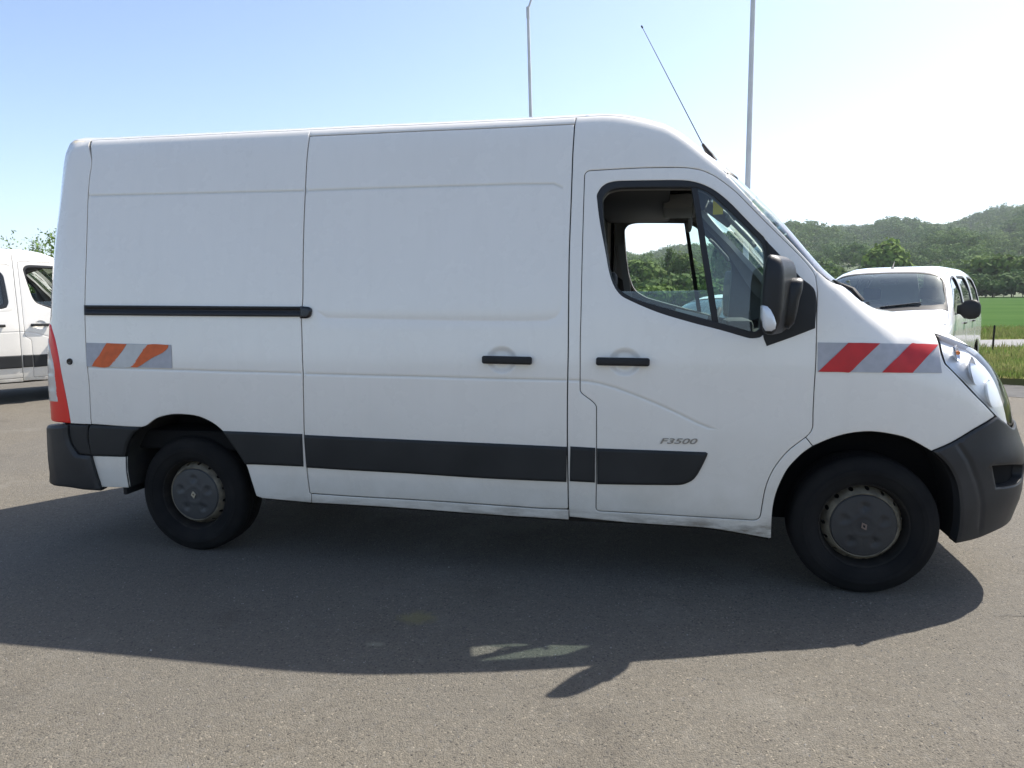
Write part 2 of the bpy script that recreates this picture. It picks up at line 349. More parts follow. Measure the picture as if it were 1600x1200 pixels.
def panel(body, dom, outline, holes=(), res=0.06, disp=None, off=0.0, feats=(), shrink=0.0022, flange=0.018, bevel=(0.0045, 0.0022), lift=None, step=0.03, is3d=True, closed_disp=None):
    """one sheet of bodywork over the body surface: outline and holes are 3-d points on it (or u, v when is3d is False)"""
    conv = (lambda c: [body.uv(dom, p) for p in c]) if is3d else (lambda c: [tuple(p) for p in c])
    lf = lift or (lambda u, v: body.lift(dom, u, v))
    def dd(c):
        o = []
        for p in c:
            if not o or seglen(p, o[-1]) > .004: o.append(p)
        if len(o) > 3 and seglen(o[0], o[-1]) < .004: o.pop()
        return o
    O = smooth_outline(dd(conv(outline)), step)
    if area(O) < 0: O = O[::-1]
    O = inset(O, shrink)
    Hs = []
    for h in holes:
        h = smooth_outline(dd(conv(h)), step)
        if area(h) > 0: h = h[::-1]
        Hs.append(inset(h, shrink))
    loops = [O]+Hs
    pts, edges, k = [], [], 0
    for L in loops:
        n = len(L); pts += L; edges += [(k+i, k+(i+1) % n) for i in range(n)]; k += n
    nb = k
    extra = []
    bw, bh = bevel if bevel else (0, 0)
    if bevel:
        for L in loops: extra += inset(L, bw)+inset(L, bw*0.4)
        minb = bw*0.3
    else: minb = 1e-3
    for c, w in feats:
        c = densify([tuple(p) for p in c], 0.02, closed=False)
        A = np.array(c); T = np.gradient(A, axis=0); T /= (np.linalg.norm(T, axis=1)[:, None]+1e-9); Nn = np.stack([-T[:, 1], T[:, 0]], 1)
        for s in (-2.2, -1.1, -.5, 0, .5, 1.1, 2.2): extra += [tuple(p) for p in A+Nn*s*w]
    A = np.array(O); lo, hi = A.min(0), A.max(0)
    gx = np.arange(lo[0]+res*.5, hi[0], res); gy = np.arange(lo[1]+res*.5, hi[1], res)
    if len(gx) and len(gy):
        G = np.stack(np.meshgrid(gx, gy), -1).reshape(-1, 2)
        db = np.min([segdist(G, L) for L in loops], 0); G = G[db > max(bw*1.6, res*.3)]
        if len(feats) and len(G):
            df = np.min([segdist(G, [tuple(p) for p in c], False)-w*2.6 for c, w in feats], 0); G = G[df > res*.15]
    else: G = np.zeros((0, 2))
    E = np.array(extra).reshape(-1, 2)
    if len(E):
        de = np.min([segdist(E, L) for L in loops], 0); E = E[de > minb]
    X = np.concatenate([E, G]) if len(E) else G
    if len(X):
        keep = inpoly(X, O)
        for h in Hs: keep &= ~inpoly(X, h)
        X = X[keep]
    allp = [Vector(p) for p in pts]+[Vector(p) for p in X]
    ov, oe, of, ovo, _, _ = delaunay_2d_cdt(allp, edges, [], 0, 1e-5)
    U = np.array([(v.x, v.y) for v in ov])
    back = {}
    for i, l in enumerate(ovo):
        for q in l: back[q] = i
    F = np.array([f[:3] for f in of if len(f) == 3], int)
    C = U[F].mean(1); keep = inpoly(C, O)
    for h in Hs: keep &= ~inpoly(C, h)
    F = F[keep]
    a2 = (U[F[:, 1]]-U[F[:, 0]]); b2 = (U[F[:, 2]]-U[F[:, 0]]); cr = a2[:, 0]*b2[:, 1]-a2[:, 1]*b2[:, 0]
    F = F[np.abs(cr) > 1e-12]; cr = cr[np.abs(cr) > 1e-12]; F[cr < 0] = F[cr < 0][:, ::-1]
    def surf(u, v):
        p = lf(u, v)
        d = np.zeros(len(u))
        Q = np.stack([u, v], 1)
        if disp: d = d+disp(u, v)
        if bevel:
            db = np.min([segdist(Q, L) for L in loops], 0)
            ins = inpoly(Q, O); db = np.where(ins, db, 0)
            d = d+bh*np.clip(1-db/bw, 0, 1)**2
        return p, d-off
    e = 0.003
    def nrm0(u, v):
        a = lf(u+e, v)-lf(u-e, v); b = lf(u, v+e)-lf(u, v-e); n = np.cross(a, b)
        l = np.linalg.norm(n, axis=1)[:, None]; return n/np.maximum(l, 1e-12)
    u, v = U[:, 0], U[:, 1]
    n0 = nrm0(u, v)
    p, d = surf(u, v); P = p-n0*d[:, None]
    e2 = 0.0012
    def full(u, v):
        p, d = surf(u, v); return p-n0*d[:, None]
    a = full(u+e2, v)-full(u-e2, v); b = full(u, v+e2)-full(u, v-e2); N = np.cross(a, b); N /= np.maximum(np.linalg.norm(N, axis=1)[:, None], 1e-12)
    bad = (N*n0).sum(1) < 0.3; N[bad] = n0[bad]
    V = P.tolist(); NN = N.tolist(); FF = [tuple(f) for f in F]
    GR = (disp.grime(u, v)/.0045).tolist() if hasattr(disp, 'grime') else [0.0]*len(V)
    if flange:
        k = 0
        for L in loops:
            n = len(L); idx = [back[k+i] for i in range(n)]; k += n; base = len(V)
            for j in range(n):
                i = idx[j]; t = np.array(P[idx[(j+1) % n]]-P[idx[j-1]]); o = np.cross(t, n0[i]); o /= max(np.linalg.norm(o), 1e-9)
                V.append(P[i].tolist()); NN.append(o.tolist()); V.append((P[i]-n0[i]*flange).tolist()); NN.append(o.tolist())
            for j in range(n):
                a_, b_ = base+2*j, base+2*((j+1) % n)
                FF.append((a_, a_+1, b_+1, b_))
    return (V, FF, NN, GR+[0.0]*(len(V)-len(GR)))
def flip(g): return (np.asarray(g[0])*[1, -1, 1], [tuple(reversed(f)) for f in g[1]], None if g[2] is None else np.asarray(g[2])*[1, -1, 1])
def ribbon(body, dom, curve, w=0.011, depth=0.016, closed=False, is3d=True):
    c = [body.uv(dom, p) for p in curve] if is3d else curve
    c = densify(c, 0.03, closed=closed); A = np.array(c)
    if closed: T = np.roll(A, -1, 0)-np.roll(A, 1, 0)
    else: T = np.gradient(A, axis=0)
    T /= np.linalg.norm(T, axis=1)[:, None]+1e-9; Nn = np.stack([-T[:, 1], T[:, 0]], 1)
    L, R = A+Nn*w, A-Nn*w; U = np.stack([L, R], 1).reshape(-1, 2)
    p = body.lift(dom, U[:, 0], U[:, 1]); e = .003
    n = np.cross(body.lift(dom, U[:, 0]+e, U[:, 1])-body.lift(dom, U[:, 0]-e, U[:, 1]), body.lift(dom, U[:, 0], U[:, 1]+e)-body.lift(dom, U[:, 0], U[:, 1]-e)); n /= np.maximum(np.linalg.norm(n, axis=1)[:, None], 1e-12)
    V = p-n*depth; k = len(A); F = []
    for i in range(k if closed else k-1):
        j = (i+1) % k; F.append((2*i, 2*i+1, 2*j+1, 2*j))
    return (V, F, n)
def groove_disp(items, dents=()):
    """items: (u,v polyline, half width, depth); dents: (u, v, ru, rv, depth)"""
    def f(u, v):
        Q = np.stack([u, v], 1); d = np.zeros(len(u))
        for c, w, h in items: d = np.maximum(d, h*np.exp(-(segdist(Q, c, False)/w)**2))
        for a, b, ru, rv, h in dents:
            q = np.sqrt(((u-a)/ru)**2+((v-b)/rv)**2); t = np.clip((1.0-q)/.42, 0, 1); d = d+h*t*t*(3-2*t)
        return d
    return f
def clip(poly, a, b, c):
    """keep the part of a u, v polygon where a*u + b*v >= c"""
    out = []; n = len(poly)
    for i in range(n):
        p, q = poly[i], poly[(i+1) % n]; fp = a*p[0]+b*p[1]-c; fq = a*q[0]+b*q[1]-c
        if fp >= 0: out.append(p)
        if (fp >= 0) != (fq >= 0):
            t = fp/(fp-fq); out.append((p[0]+(q[0]-p[0])*t, p[1]+(q[1]-p[1])*t))
    return out
QUICK = False; HAZE = True
CURVES = {
 'slide_outline': [(0.809,-0.87,2.367),(1.095,-0.871,2.362),(1.385,-0.872,2.357),(1.667,-0.873,2.351),(1.941,-0.875,2.346),(2.14,-0.875,2.343),(2.266,-0.876,2.342),(2.264,-0.904,2.268),(2.261,-0.923,2.186),(2.257,-0.958,1.973),(2.25,-0.99,1.708),(2.248,-1.009,1.486),(2.247,-1.022,1.297),(2.246,-1.031,1.165),(2.242,-1.035,0.97),(2.24,-1.034,0.737),(2.241,-1.027,0.537),(2.241,-1.014,0.387),(2.231,-1.013,0.376),(2.077,-1.013,0.374),(1.731,-1.014,0.383),(1.372,-1.014,0.39),(1.075,-1.015,0.393),(0.794,-1.015,0.399),(0.783,-1.016,0.405),(0.779,-1.028,0.55),(0.777,-1.034,0.739),(0.782,-1.035,0.914),(0.787,-1.035,1.077),(0.786,-1.031,1.161),(0.785,-1.022,1.299),(0.784,-1.017,1.376),(0.794,-1.009,1.49),(0.797,-0.993,1.679),(0.8,-0.974,1.851),(0.805,-0.945,2.062),(0.807,-0.918,2.213),(0.809,-0.891,2.319)],
 'door_outline': [(2.321,-0.943,2.071),(2.326,-0.941,2.085),(2.342,-0.939,2.096),(2.374,-0.939,2.097),(2.5,-0.939,2.098),(2.634,-0.939,2.097),(2.798,-0.939,2.09),(2.878,-0.938,2.076),(2.923,-0.94,2.057),(2.959,-0.942,2.036),(3.039,-0.951,1.971),(3.117,-0.964,1.888),(3.175,-0.972,1.825),(3.234,-0.979,1.763),(3.333,-0.985,1.66),(3.375,-0.985,1.613),(3.401,-0.987,1.578),(3.415,-0.993,1.546),(3.421,-1.004,1.483),(3.42,-1.017,1.349),(3.421,-1.03,1.169),(3.417,-1.034,1.048),(3.415,-1.034,0.916),(3.416,-1.034,0.848),(3.408,-1.035,0.818),(3.386,-1.035,0.791),(3.352,-1.035,0.763),(3.304,-1.034,0.718),(3.256,-1.032,0.651),(3.225,-1.029,0.585),(3.207,-1.026,0.519),(3.195,-1.018,0.426),(3.19,-1.014,0.386),(3.174,-1.012,0.368),(3.149,-1.011,0.364),(2.923,-1.012,0.368),(2.671,-1.012,0.372),(2.399,-1.013,0.375),(2.383,-1.015,0.392),(2.387,-1.03,0.59),(2.388,-1.035,0.914),(2.38,-1.035,0.935),(2.358,-1.035,0.956),(2.321,-1.035,0.983),(2.306,-1.035,1.005),(2.306,-1.033,1.133),(2.306,-1.025,1.25),(2.309,-1.017,1.38),(2.313,-0.996,1.643),(2.318,-0.967,1.907)],
 'win_outer': [(2.385,-0.959,1.967),(2.394,-0.955,1.993),(2.412,-0.952,2.016),(2.443,-0.949,2.032),(2.491,-0.949,2.038),(2.635,-0.949,2.034),(2.799,-0.95,2.027),(2.878,-0.952,2.009),(2.95,-0.957,1.971),(3.019,-0.965,1.911),(3.087,-0.975,1.837),(3.138,-0.981,1.781),(3.187,-0.988,1.723),(3.198,-0.997,1.631),(3.193,-1.006,1.532),(3.184,-1.017,1.381),(3.179,-1.023,1.281),(3.165,-1.024,1.27),(3.133,-1.024,1.266),(3.106,-1.024,1.27),(2.987,-1.022,1.306),(2.847,-1.019,1.344),(2.683,-1.016,1.396),(2.527,-1.011,1.466),(2.48,-1.007,1.514),(2.452,-1.001,1.587),(2.431,-0.991,1.694),(2.402,-0.975,1.84)],
 'win_inner': [(2.408,-0.962,1.947),(2.418,-0.958,1.975),(2.446,-0.954,1.999),(2.503,-0.953,2.009),(2.657,-0.953,2.005),(2.848,-0.954,1.997),(2.876,-0.955,1.991),(2.93,-0.959,1.961),(2.997,-0.967,1.899),(3.064,-0.976,1.832),(3.131,-0.984,1.762),(3.176,-0.99,1.707),(3.186,-0.998,1.626),(3.182,-1.006,1.532),(3.174,-1.017,1.381),(3.168,-1.021,1.308),(3.145,-1.022,1.293),(3.111,-1.022,1.298),(2.978,-1.02,1.337),(2.801,-1.016,1.387),(2.593,-1.012,1.449),(2.522,-1.009,1.485),(2.483,-1.007,1.52),(2.458,-1.003,1.571),(2.436,-0.995,1.656),(2.419,-0.98,1.798)],
 'divider': [(2.838,-0.954,2),(2.87,-0.954,1.997),(2.979,-1.02,1.334),(2.943,-1.019,1.346)],
 'glasstop': [(2.522,-1.009,1.494),(2.935,-1.009,1.491)],
 'sail': [(3.187,-0.987,1.728),(3.24,-0.993,1.671),(3.345,-1.001,1.553),(3.415,-1.005,1.479),(3.416,-1.02,1.309),(3.307,-1.024,1.265),(3.197,-1.027,1.224),(3.178,-1.023,1.281),(3.184,-1.017,1.381),(3.193,-1.006,1.532),(3.198,-0.997,1.631)],
 'sill_bottom': [(0.449,-1.012,0.369),(0.487,-1.011,0.358),(0.789,-1.009,0.345),(1.07,-1.009,0.343),(1.368,-1.009,0.338),(1.799,-1.007,0.326),(2.242,-1.006,0.318),(2.542,-1.006,0.319),(2.924,-1.005,0.311),(3.109,-1.003,0.29),(3.238,-1,0.271)],
 'front_arch': [(3.247,-1,0.274),(3.246,-1.011,0.356),(3.249,-1.02,0.443),(3.266,-1.027,0.529),(3.307,-1.031,0.629),(3.368,-1.033,0.706),(3.428,-1.034,0.751),(3.504,-1.033,0.79),(3.585,-1.031,0.815),(3.676,-1.026,0.824),(3.768,-1.016,0.812),(3.849,-1.004,0.789),(3.952,-0.988,0.731)],
 'bumper_arch': [(3.952,-0.988,0.731),(3.99,-0.981,0.7),(4.027,-0.973,0.661),(4.07,-0.96,0.582),(4.092,-0.949,0.495),(4.106,-0.927,0.363),(4.098,-0.912,0.267)],
 'bumper_bottom': [(4.098,-0.912,0.266),(4.207,-0.87,0.284),(4.305,-0.815,0.31),(4.398,-0.715,0.325),(4.432,-0.692,0.381)],
 'bumper_top': [(3.952,-0.988,0.731),(4.015,-0.973,0.757),(4.064,-0.959,0.781),(4.156,-0.923,0.832),(4.263,-0.858,0.883)],
 'head_left': [(3.986,-0.843,1.275),(3.989,-0.877,1.249),(3.99,-0.922,1.198),(4.002,-0.942,1.145),(4.015,-0.943,1.128),(4.074,-0.933,1.068),(4.151,-0.91,0.989),(4.224,-0.88,0.922),(4.263,-0.858,0.883),(4.318,-0.817,0.846)],
 'head_right': [(3.986,-0.843,1.275),(4.068,-0.802,1.249),(4.152,-0.761,1.214),(4.235,-0.699,1.176),(4.278,-0.726,1.136),(4.313,-0.728,1.094),(4.355,-0.718,1.023),(4.392,-0.7,0.936),(4.416,-0.684,0.857)],
 'fog': [(4.243,-0.9,0.65),(4.355,-0.829,0.643),(4.39,-0.792,0.544),(4.273,-0.881,0.545)],
 'bumper_crease': [(4.068,-0.959,0.759),(4.116,-0.949,0.69),(4.17,-0.928,0.57),(4.199,-0.911,0.473),(4.209,-0.885,0.356)],
 'fender_seam': [(3.386,-1.035,0.791),(3.419,-1.034,0.749)],
 'rear_arch': [(0.449,-1.012,0.371),(0.429,-1.022,0.466),(0.406,-1.028,0.556),(0.357,-1.032,0.636),(0.329,-1.033,0.687),(0.278,-1.035,0.745),(0.216,-1.035,0.792),(0.129,-1.035,0.827),(0.04,-1.035,0.837),(-0.051,-1.035,0.834),(-0.145,-1.035,0.81),(-0.216,-1.035,0.775),(-0.28,-1.034,0.728),(-0.328,-1.033,0.677),(-0.366,-1.031,0.611),(-0.374,-1.029,0.576),(-0.383,-1.024,0.482),(-0.382,-1.014,0.385)],
 'small_bottom': [(-0.382,-1.014,0.385),(-0.474,-1.014,0.383),(-0.568,-1.013,0.381)],
 'rear_bumper': [(-0.858,-1.016,0.767),(-0.73,-1.034,0.765),(-0.733,-1.032,0.697),(-0.718,-1.031,0.639),(-0.68,-1.029,0.586),(-0.597,-1.029,0.58),(-0.586,-1.025,0.496),(-0.569,-1.016,0.407),(-0.555,-1.012,0.365),(-0.677,-1.012,0.367),(-0.814,-1.008,0.378),(-0.868,-1.003,0.402),(-0.909,-0.993,0.488),(-0.928,-0.989,0.615),(-0.927,-0.998,0.666)],
 'mid_piece': [(-0.73,-1.034,0.765),(-0.598,-1.035,0.763),(-0.609,-1.033,0.672),(-0.597,-1.029,0.58),(-0.68,-1.029,0.586),(-0.718,-1.031,0.639),(-0.733,-1.032,0.697)],
 'mould_rear': [(-0.585,-1.035,0.763),(-0.422,-1.035,0.761),(-0.247,-1.035,0.757),(-0.298,-1.034,0.718),(-0.343,-1.032,0.66),(-0.374,-1.029,0.577),(-0.602,-1.029,0.576),(-0.609,-1.033,0.672),(-0.6,-1.034,0.739)],
 'mould_mid': [(0.278,-1.035,0.749),(0.485,-1.035,0.747),(0.768,-1.034,0.743),(0.763,-1.028,0.557),(0.47,-1.028,0.559),(0.406,-1.028,0.557),(0.357,-1.032,0.636)],
 'mould_slide': [(0.78,-1.034,0.739),(1.098,-1.034,0.733),(1.39,-1.034,0.728),(1.813,-1.034,0.721),(2.238,-1.034,0.713),(2.234,-1.027,0.526),(1.808,-1.027,0.529),(1.382,-1.028,0.54),(1.087,-1.028,0.545),(0.78,-1.028,0.552)],
 'mould_b': [(2.254,-1.034,0.716),(2.383,-1.034,0.712),(2.38,-1.027,0.529),(2.249,-1.027,0.531)],
 'mould_door': [(2.39,-1.034,0.71),(2.669,-1.034,0.708),(2.925,-1.034,0.706),(2.935,-1.034,0.7),(2.932,-1.033,0.687),(2.902,-1.031,0.618),(2.872,-1.029,0.568),(2.83,-1.028,0.541),(2.788,-1.027,0.532),(2.606,-1.027,0.526),(2.39,-1.026,0.521)],
 'rail': [(-0.58,-1.011,1.466),(-0.086,-1.011,1.458),(0.358,-1.012,1.45),(0.793,-1.012,1.443),(0.788,-1.017,1.384),(0.357,-1.016,1.39),(-0.087,-1.016,1.397),(-0.58,-1.015,1.405)],
 'rail_cap': [(0.784,-1.012,1.445),(0.833,-1.013,1.441),(0.849,-1.013,1.43),(0.853,-1.015,1.413),(0.843,-1.017,1.386),(0.82,-1.017,1.375),(0.782,-1.017,1.376)],
 'tail': [(-0.876,-0.979,1.361),(-0.837,-0.997,1.35),(-0.803,-1.015,1.268),(-0.776,-1.027,1.155),(-0.755,-1.033,1.004),(-0.737,-1.034,0.871),(-0.727,-1.034,0.769),(-0.858,-1.016,0.767),(-0.877,-1.007,0.845),(-0.894,-0.991,0.997),(-0.887,-0.991,1.152)],
 'tail_white': [(-0.876,-0.979,1.273),(-0.841,-1.009,1.21),(-0.81,-1.025,1.098),(-0.801,-1.029,0.896),(-0.897,-0.991,0.877),(-0.898,-0.992,0.998),(-0.887,-0.991,1.152)],
 'rear_seam': [(-0.578,-0.836,2.428),(-0.557,-0.898,2.303),(-0.561,-0.923,2.191),(-0.564,-0.939,2.098),(-0.564,-0.964,1.932),(-0.569,-0.986,1.748),(-0.577,-1,1.601),(-0.582,-1.009,1.49),(-0.586,-1.022,1.305),(-0.581,-1.034,1.108),(-0.577,-1.035,1.006),(-0.583,-1.035,0.854),(-0.585,-1.035,0.767)],
 'crease_top_rear': [(-0.561,-0.94,2.094),(-0.088,-0.941,2.083),(0.356,-0.943,2.073),(0.799,-0.945,2.063)],
 'crease_top_slide': [(0.807,-0.945,2.063),(1.115,-0.945,2.059),(1.402,-0.946,2.055),(1.681,-0.947,2.05),(1.951,-0.947,2.045),(2.166,-0.948,2.038),(2.208,-0.951,2.019)],
 'slide_inset': [(2.208,-0.951,2.019),(2.218,-0.955,1.996),(2.223,-0.968,1.9),(2.221,-0.993,1.677),(2.216,-1.012,1.454),(2.207,-1.015,1.403),(2.181,-1.017,1.371),(2.138,-1.019,1.355),(2.023,-1.019,1.353),(1.616,-1.018,1.359),(1.262,-1.018,1.369),(0.933,-1.017,1.378),(0.896,-1.015,1.402)],
 'crease_mid': [(-0.678,-1.034,1.111),(-0.568,-1.034,1.106),(-0.307,-1.034,1.1),(-0.015,-1.034,1.094),(0.388,-1.035,1.086),(0.776,-1.035,1.08)],
 'crease_mid_slide': [(0.791,-1.035,1.078),(1.112,-1.035,1.072),(1.402,-1.035,1.068),(1.82,-1.035,1.06),(2.236,-1.035,1.055)],
 'crease_b': [(2.249,-1.035,1.055),(2.301,-1.035,1.054)],
 'crease_door': [(2.311,-1.035,1.053),(2.343,-1.035,1.051),(2.398,-1.035,1.042),(2.487,-1.035,1.019),(2.604,-1.035,0.975),(2.698,-1.035,0.937),(2.791,-1.035,0.895),(2.884,-1.035,0.849),(2.939,-1.035,0.828)],
 'sticker_rear': [(-0.578,-1.025,1.247),(-0.018,-1.026,1.235),(-0.017,-1.034,1.102),(-0.582,-1.034,1.109)],
 'orange1': [(-0.44,-1.026,1.245),(-0.307,-1.026,1.239),(-0.345,-1.029,1.19),(-0.43,-1.034,1.109),(-0.544,-1.034,1.111),(-0.524,-1.032,1.142),(-0.491,-1.03,1.175),(-0.469,-1.028,1.208)],
 'orange2': [(-0.167,-1.026,1.236),(-0.035,-1.026,1.234),(-0.039,-1.028,1.217),(-0.073,-1.029,1.19),(-0.147,-1.031,1.158),(-0.196,-1.033,1.13),(-0.243,-1.034,1.106),(-0.285,-1.034,1.108),(-0.219,-1.03,1.18)],
 'white_rear': [(-0.304,-1.026,1.239),(-0.17,-1.026,1.236),(-0.221,-1.03,1.18),(-0.288,-1.034,1.108),(-0.427,-1.034,1.109),(-0.343,-1.029,1.19)],
 'sticker_front': [(3.426,-1.024,1.244),(3.479,-1.023,1.243),(3.531,-1.022,1.242),(3.583,-1.019,1.241),(3.636,-1.014,1.24),(3.689,-1.006,1.238),(3.745,-0.992,1.236),(3.805,-0.968,1.233),(3.861,-0.954,1.231),(3.92,-0.934,1.228),(3.981,-0.906,1.225),(3.979,-0.925,1.2),(3.979,-0.939,1.175),(3.98,-0.949,1.149),(3.982,-0.956,1.123),(3.985,-0.96,1.097),(3.925,-0.977,1.099),(3.866,-0.99,1.1),(3.807,-1.001,1.101),(3.748,-1.014,1.103),(3.691,-1.022,1.103),(3.638,-1.026,1.104),(3.586,-1.029,1.105),(3.534,-1.031,1.105),(3.481,-1.032,1.105),(3.429,-1.033,1.106),(3.428,-1.032,1.133),(3.428,-1.03,1.161),(3.427,-1.028,1.189),(3.427,-1.027,1.216)],
 'red1': [(3.562,-1.02,1.242),(3.59,-1.018,1.241),(3.618,-1.016,1.241),(3.646,-1.013,1.24),(3.674,-1.009,1.239),(3.702,-1.003,1.238),(3.675,-1.013,1.212),(3.649,-1.019,1.186),(3.622,-1.024,1.159),(3.597,-1.027,1.132),(3.571,-1.03,1.105),(3.543,-1.031,1.105),(3.515,-1.032,1.106),(3.487,-1.032,1.106),(3.459,-1.033,1.106),(3.431,-1.033,1.107),(3.457,-1.031,1.134),(3.483,-1.029,1.161),(3.51,-1.027,1.188),(3.536,-1.024,1.215)],
 'red2': [(3.85,-0.956,1.233),(3.875,-0.949,1.231),(3.9,-0.941,1.23),(3.926,-0.931,1.228),(3.952,-0.92,1.226),(3.979,-0.908,1.224),(3.949,-0.938,1.2),(3.922,-0.959,1.176),(3.897,-0.974,1.151),(3.873,-0.985,1.126),(3.849,-0.993,1.1),(3.822,-0.998,1.101),(3.794,-1.004,1.101),(3.766,-1.01,1.102),(3.738,-1.015,1.103),(3.711,-1.019,1.103),(3.737,-1.013,1.13),(3.763,-1.005,1.156),(3.791,-0.991,1.181),(3.82,-0.976,1.207)],
 'handle1': [(1.804,-1.03,1.18),(2.065,-1.03,1.175),(2.065,-1.033,1.135),(1.804,-1.032,1.139)],
 'handle2': [(2.388,-1.03,1.174),(2.651,-1.031,1.17),(2.65,-1.033,1.129),(2.388,-1.033,1.134)],
 'dome1': [(1.912,-1.029,1.19)],
 'dome2': [(2.538,-1.03,1.182)],
 'dot': [(-0.698,-1.032,1.137)],
 'badge': [(2.703,-1.034,0.742),(2.885,-1.035,0.744),(2.702,-1.035,0.768)],
 'screen_left': [(3.008,-0.919,2.056),(3.042,-0.934,2.012),(3.093,-0.948,1.951),(3.204,-0.966,1.826),(3.329,-0.977,1.687),(3.419,-0.976,1.584),(3.49,-0.967,1.527)],
 'cowl': [(3.586,-0.932,1.466),(3.64,-0.85,1.447),(3.7,-0.819,1.421),(3.853,-0.483,1.381)],
 'roofseam': [(2.271,-0.792,2.408),(2.27,-0.87,2.353)],
 'mirror_housing': [(3.183,-1.2,1.643),(3.198,-1.2,1.648),(3.221,-1.2,1.646),(3.243,-1.2,1.642),(3.265,-1.2,1.634),(3.284,-1.2,1.624),(3.301,-1.2,1.599),(3.309,-1.2,1.572),(3.311,-1.2,1.527),(3.308,-1.2,1.47),(3.299,-1.2,1.399),(3.284,-1.2,1.344),(3.256,-1.2,1.309),(3.228,-1.2,1.293),(3.198,-1.2,1.293),(3.174,-1.2,1.299),(3.158,-1.2,1.314),(3.148,-1.2,1.357),(3.147,-1.2,1.401),(3.151,-1.2,1.487),(3.159,-1.2,1.573),(3.172,-1.2,1.623)],
 'mirror_arm': [(3.235,-1.12,1.527),(3.243,-1.12,1.538),(3.285,-1.12,1.546),(3.324,-1.12,1.545),(3.338,-1.12,1.536),(3.336,-1.12,1.493),(3.321,-1.12,1.441),(3.314,-1.12,1.397),(3.299,-1.12,1.339),(3.272,-1.12,1.312),(3.238,-1.12,1.319),(3.227,-1.12,1.413)],
 'mirror_lamp': [(3.141,-1.27,1.422),(3.148,-1.27,1.426),(3.164,-1.27,1.425),(3.179,-1.27,1.411),(3.196,-1.27,1.376),(3.206,-1.27,1.343),(3.202,-1.27,1.321),(3.186,-1.27,1.311),(3.161,-1.27,1.312),(3.15,-1.27,1.33),(3.142,-1.27,1.374)],
}
PV = dict(T=[2.546, 2.464, 2.453, 2.436, 2.418, 2.413, 2.344, 2.152, 1.915, 1.595, 1.438, 1.463, 1.444, 1.3, 1.051], W=[0.99, 1.01, 1.028, 1.035, 1.035, 1.022, 1.0, 0.968, 0.922, 0.862], N=[4.436, 4.48, 4.514, 4.516, 4.467, 4.432, 4.365, 4.113, 3.628], B=[-0.992, -0.968, -0.941, -0.933, -0.901, -0.862, -0.821, -0.808, -0.818], m=20.0, mb=5.403, n=2.8, r=5.0)
TX = [-1.0, -0.6, 0, 1, 2, 2.4, 2.7, 2.95, 3.2, 3.5, 3.75, 3.95, 4.15, 4.3, 4.5]
WZ = [0.2, 0.35, 0.55, 0.8, 1.05, 1.3, 1.6, 1.9, 2.2, 2.5]
NZ = [0.2, 0.35, 0.5, 0.65, 0.8, 0.95, 1.1, 1.3, 1.6]
BZ = [0.25, 0.5, 0.75, 1.0, 1.4, 1.8, 2.1, 2.3, 2.5]
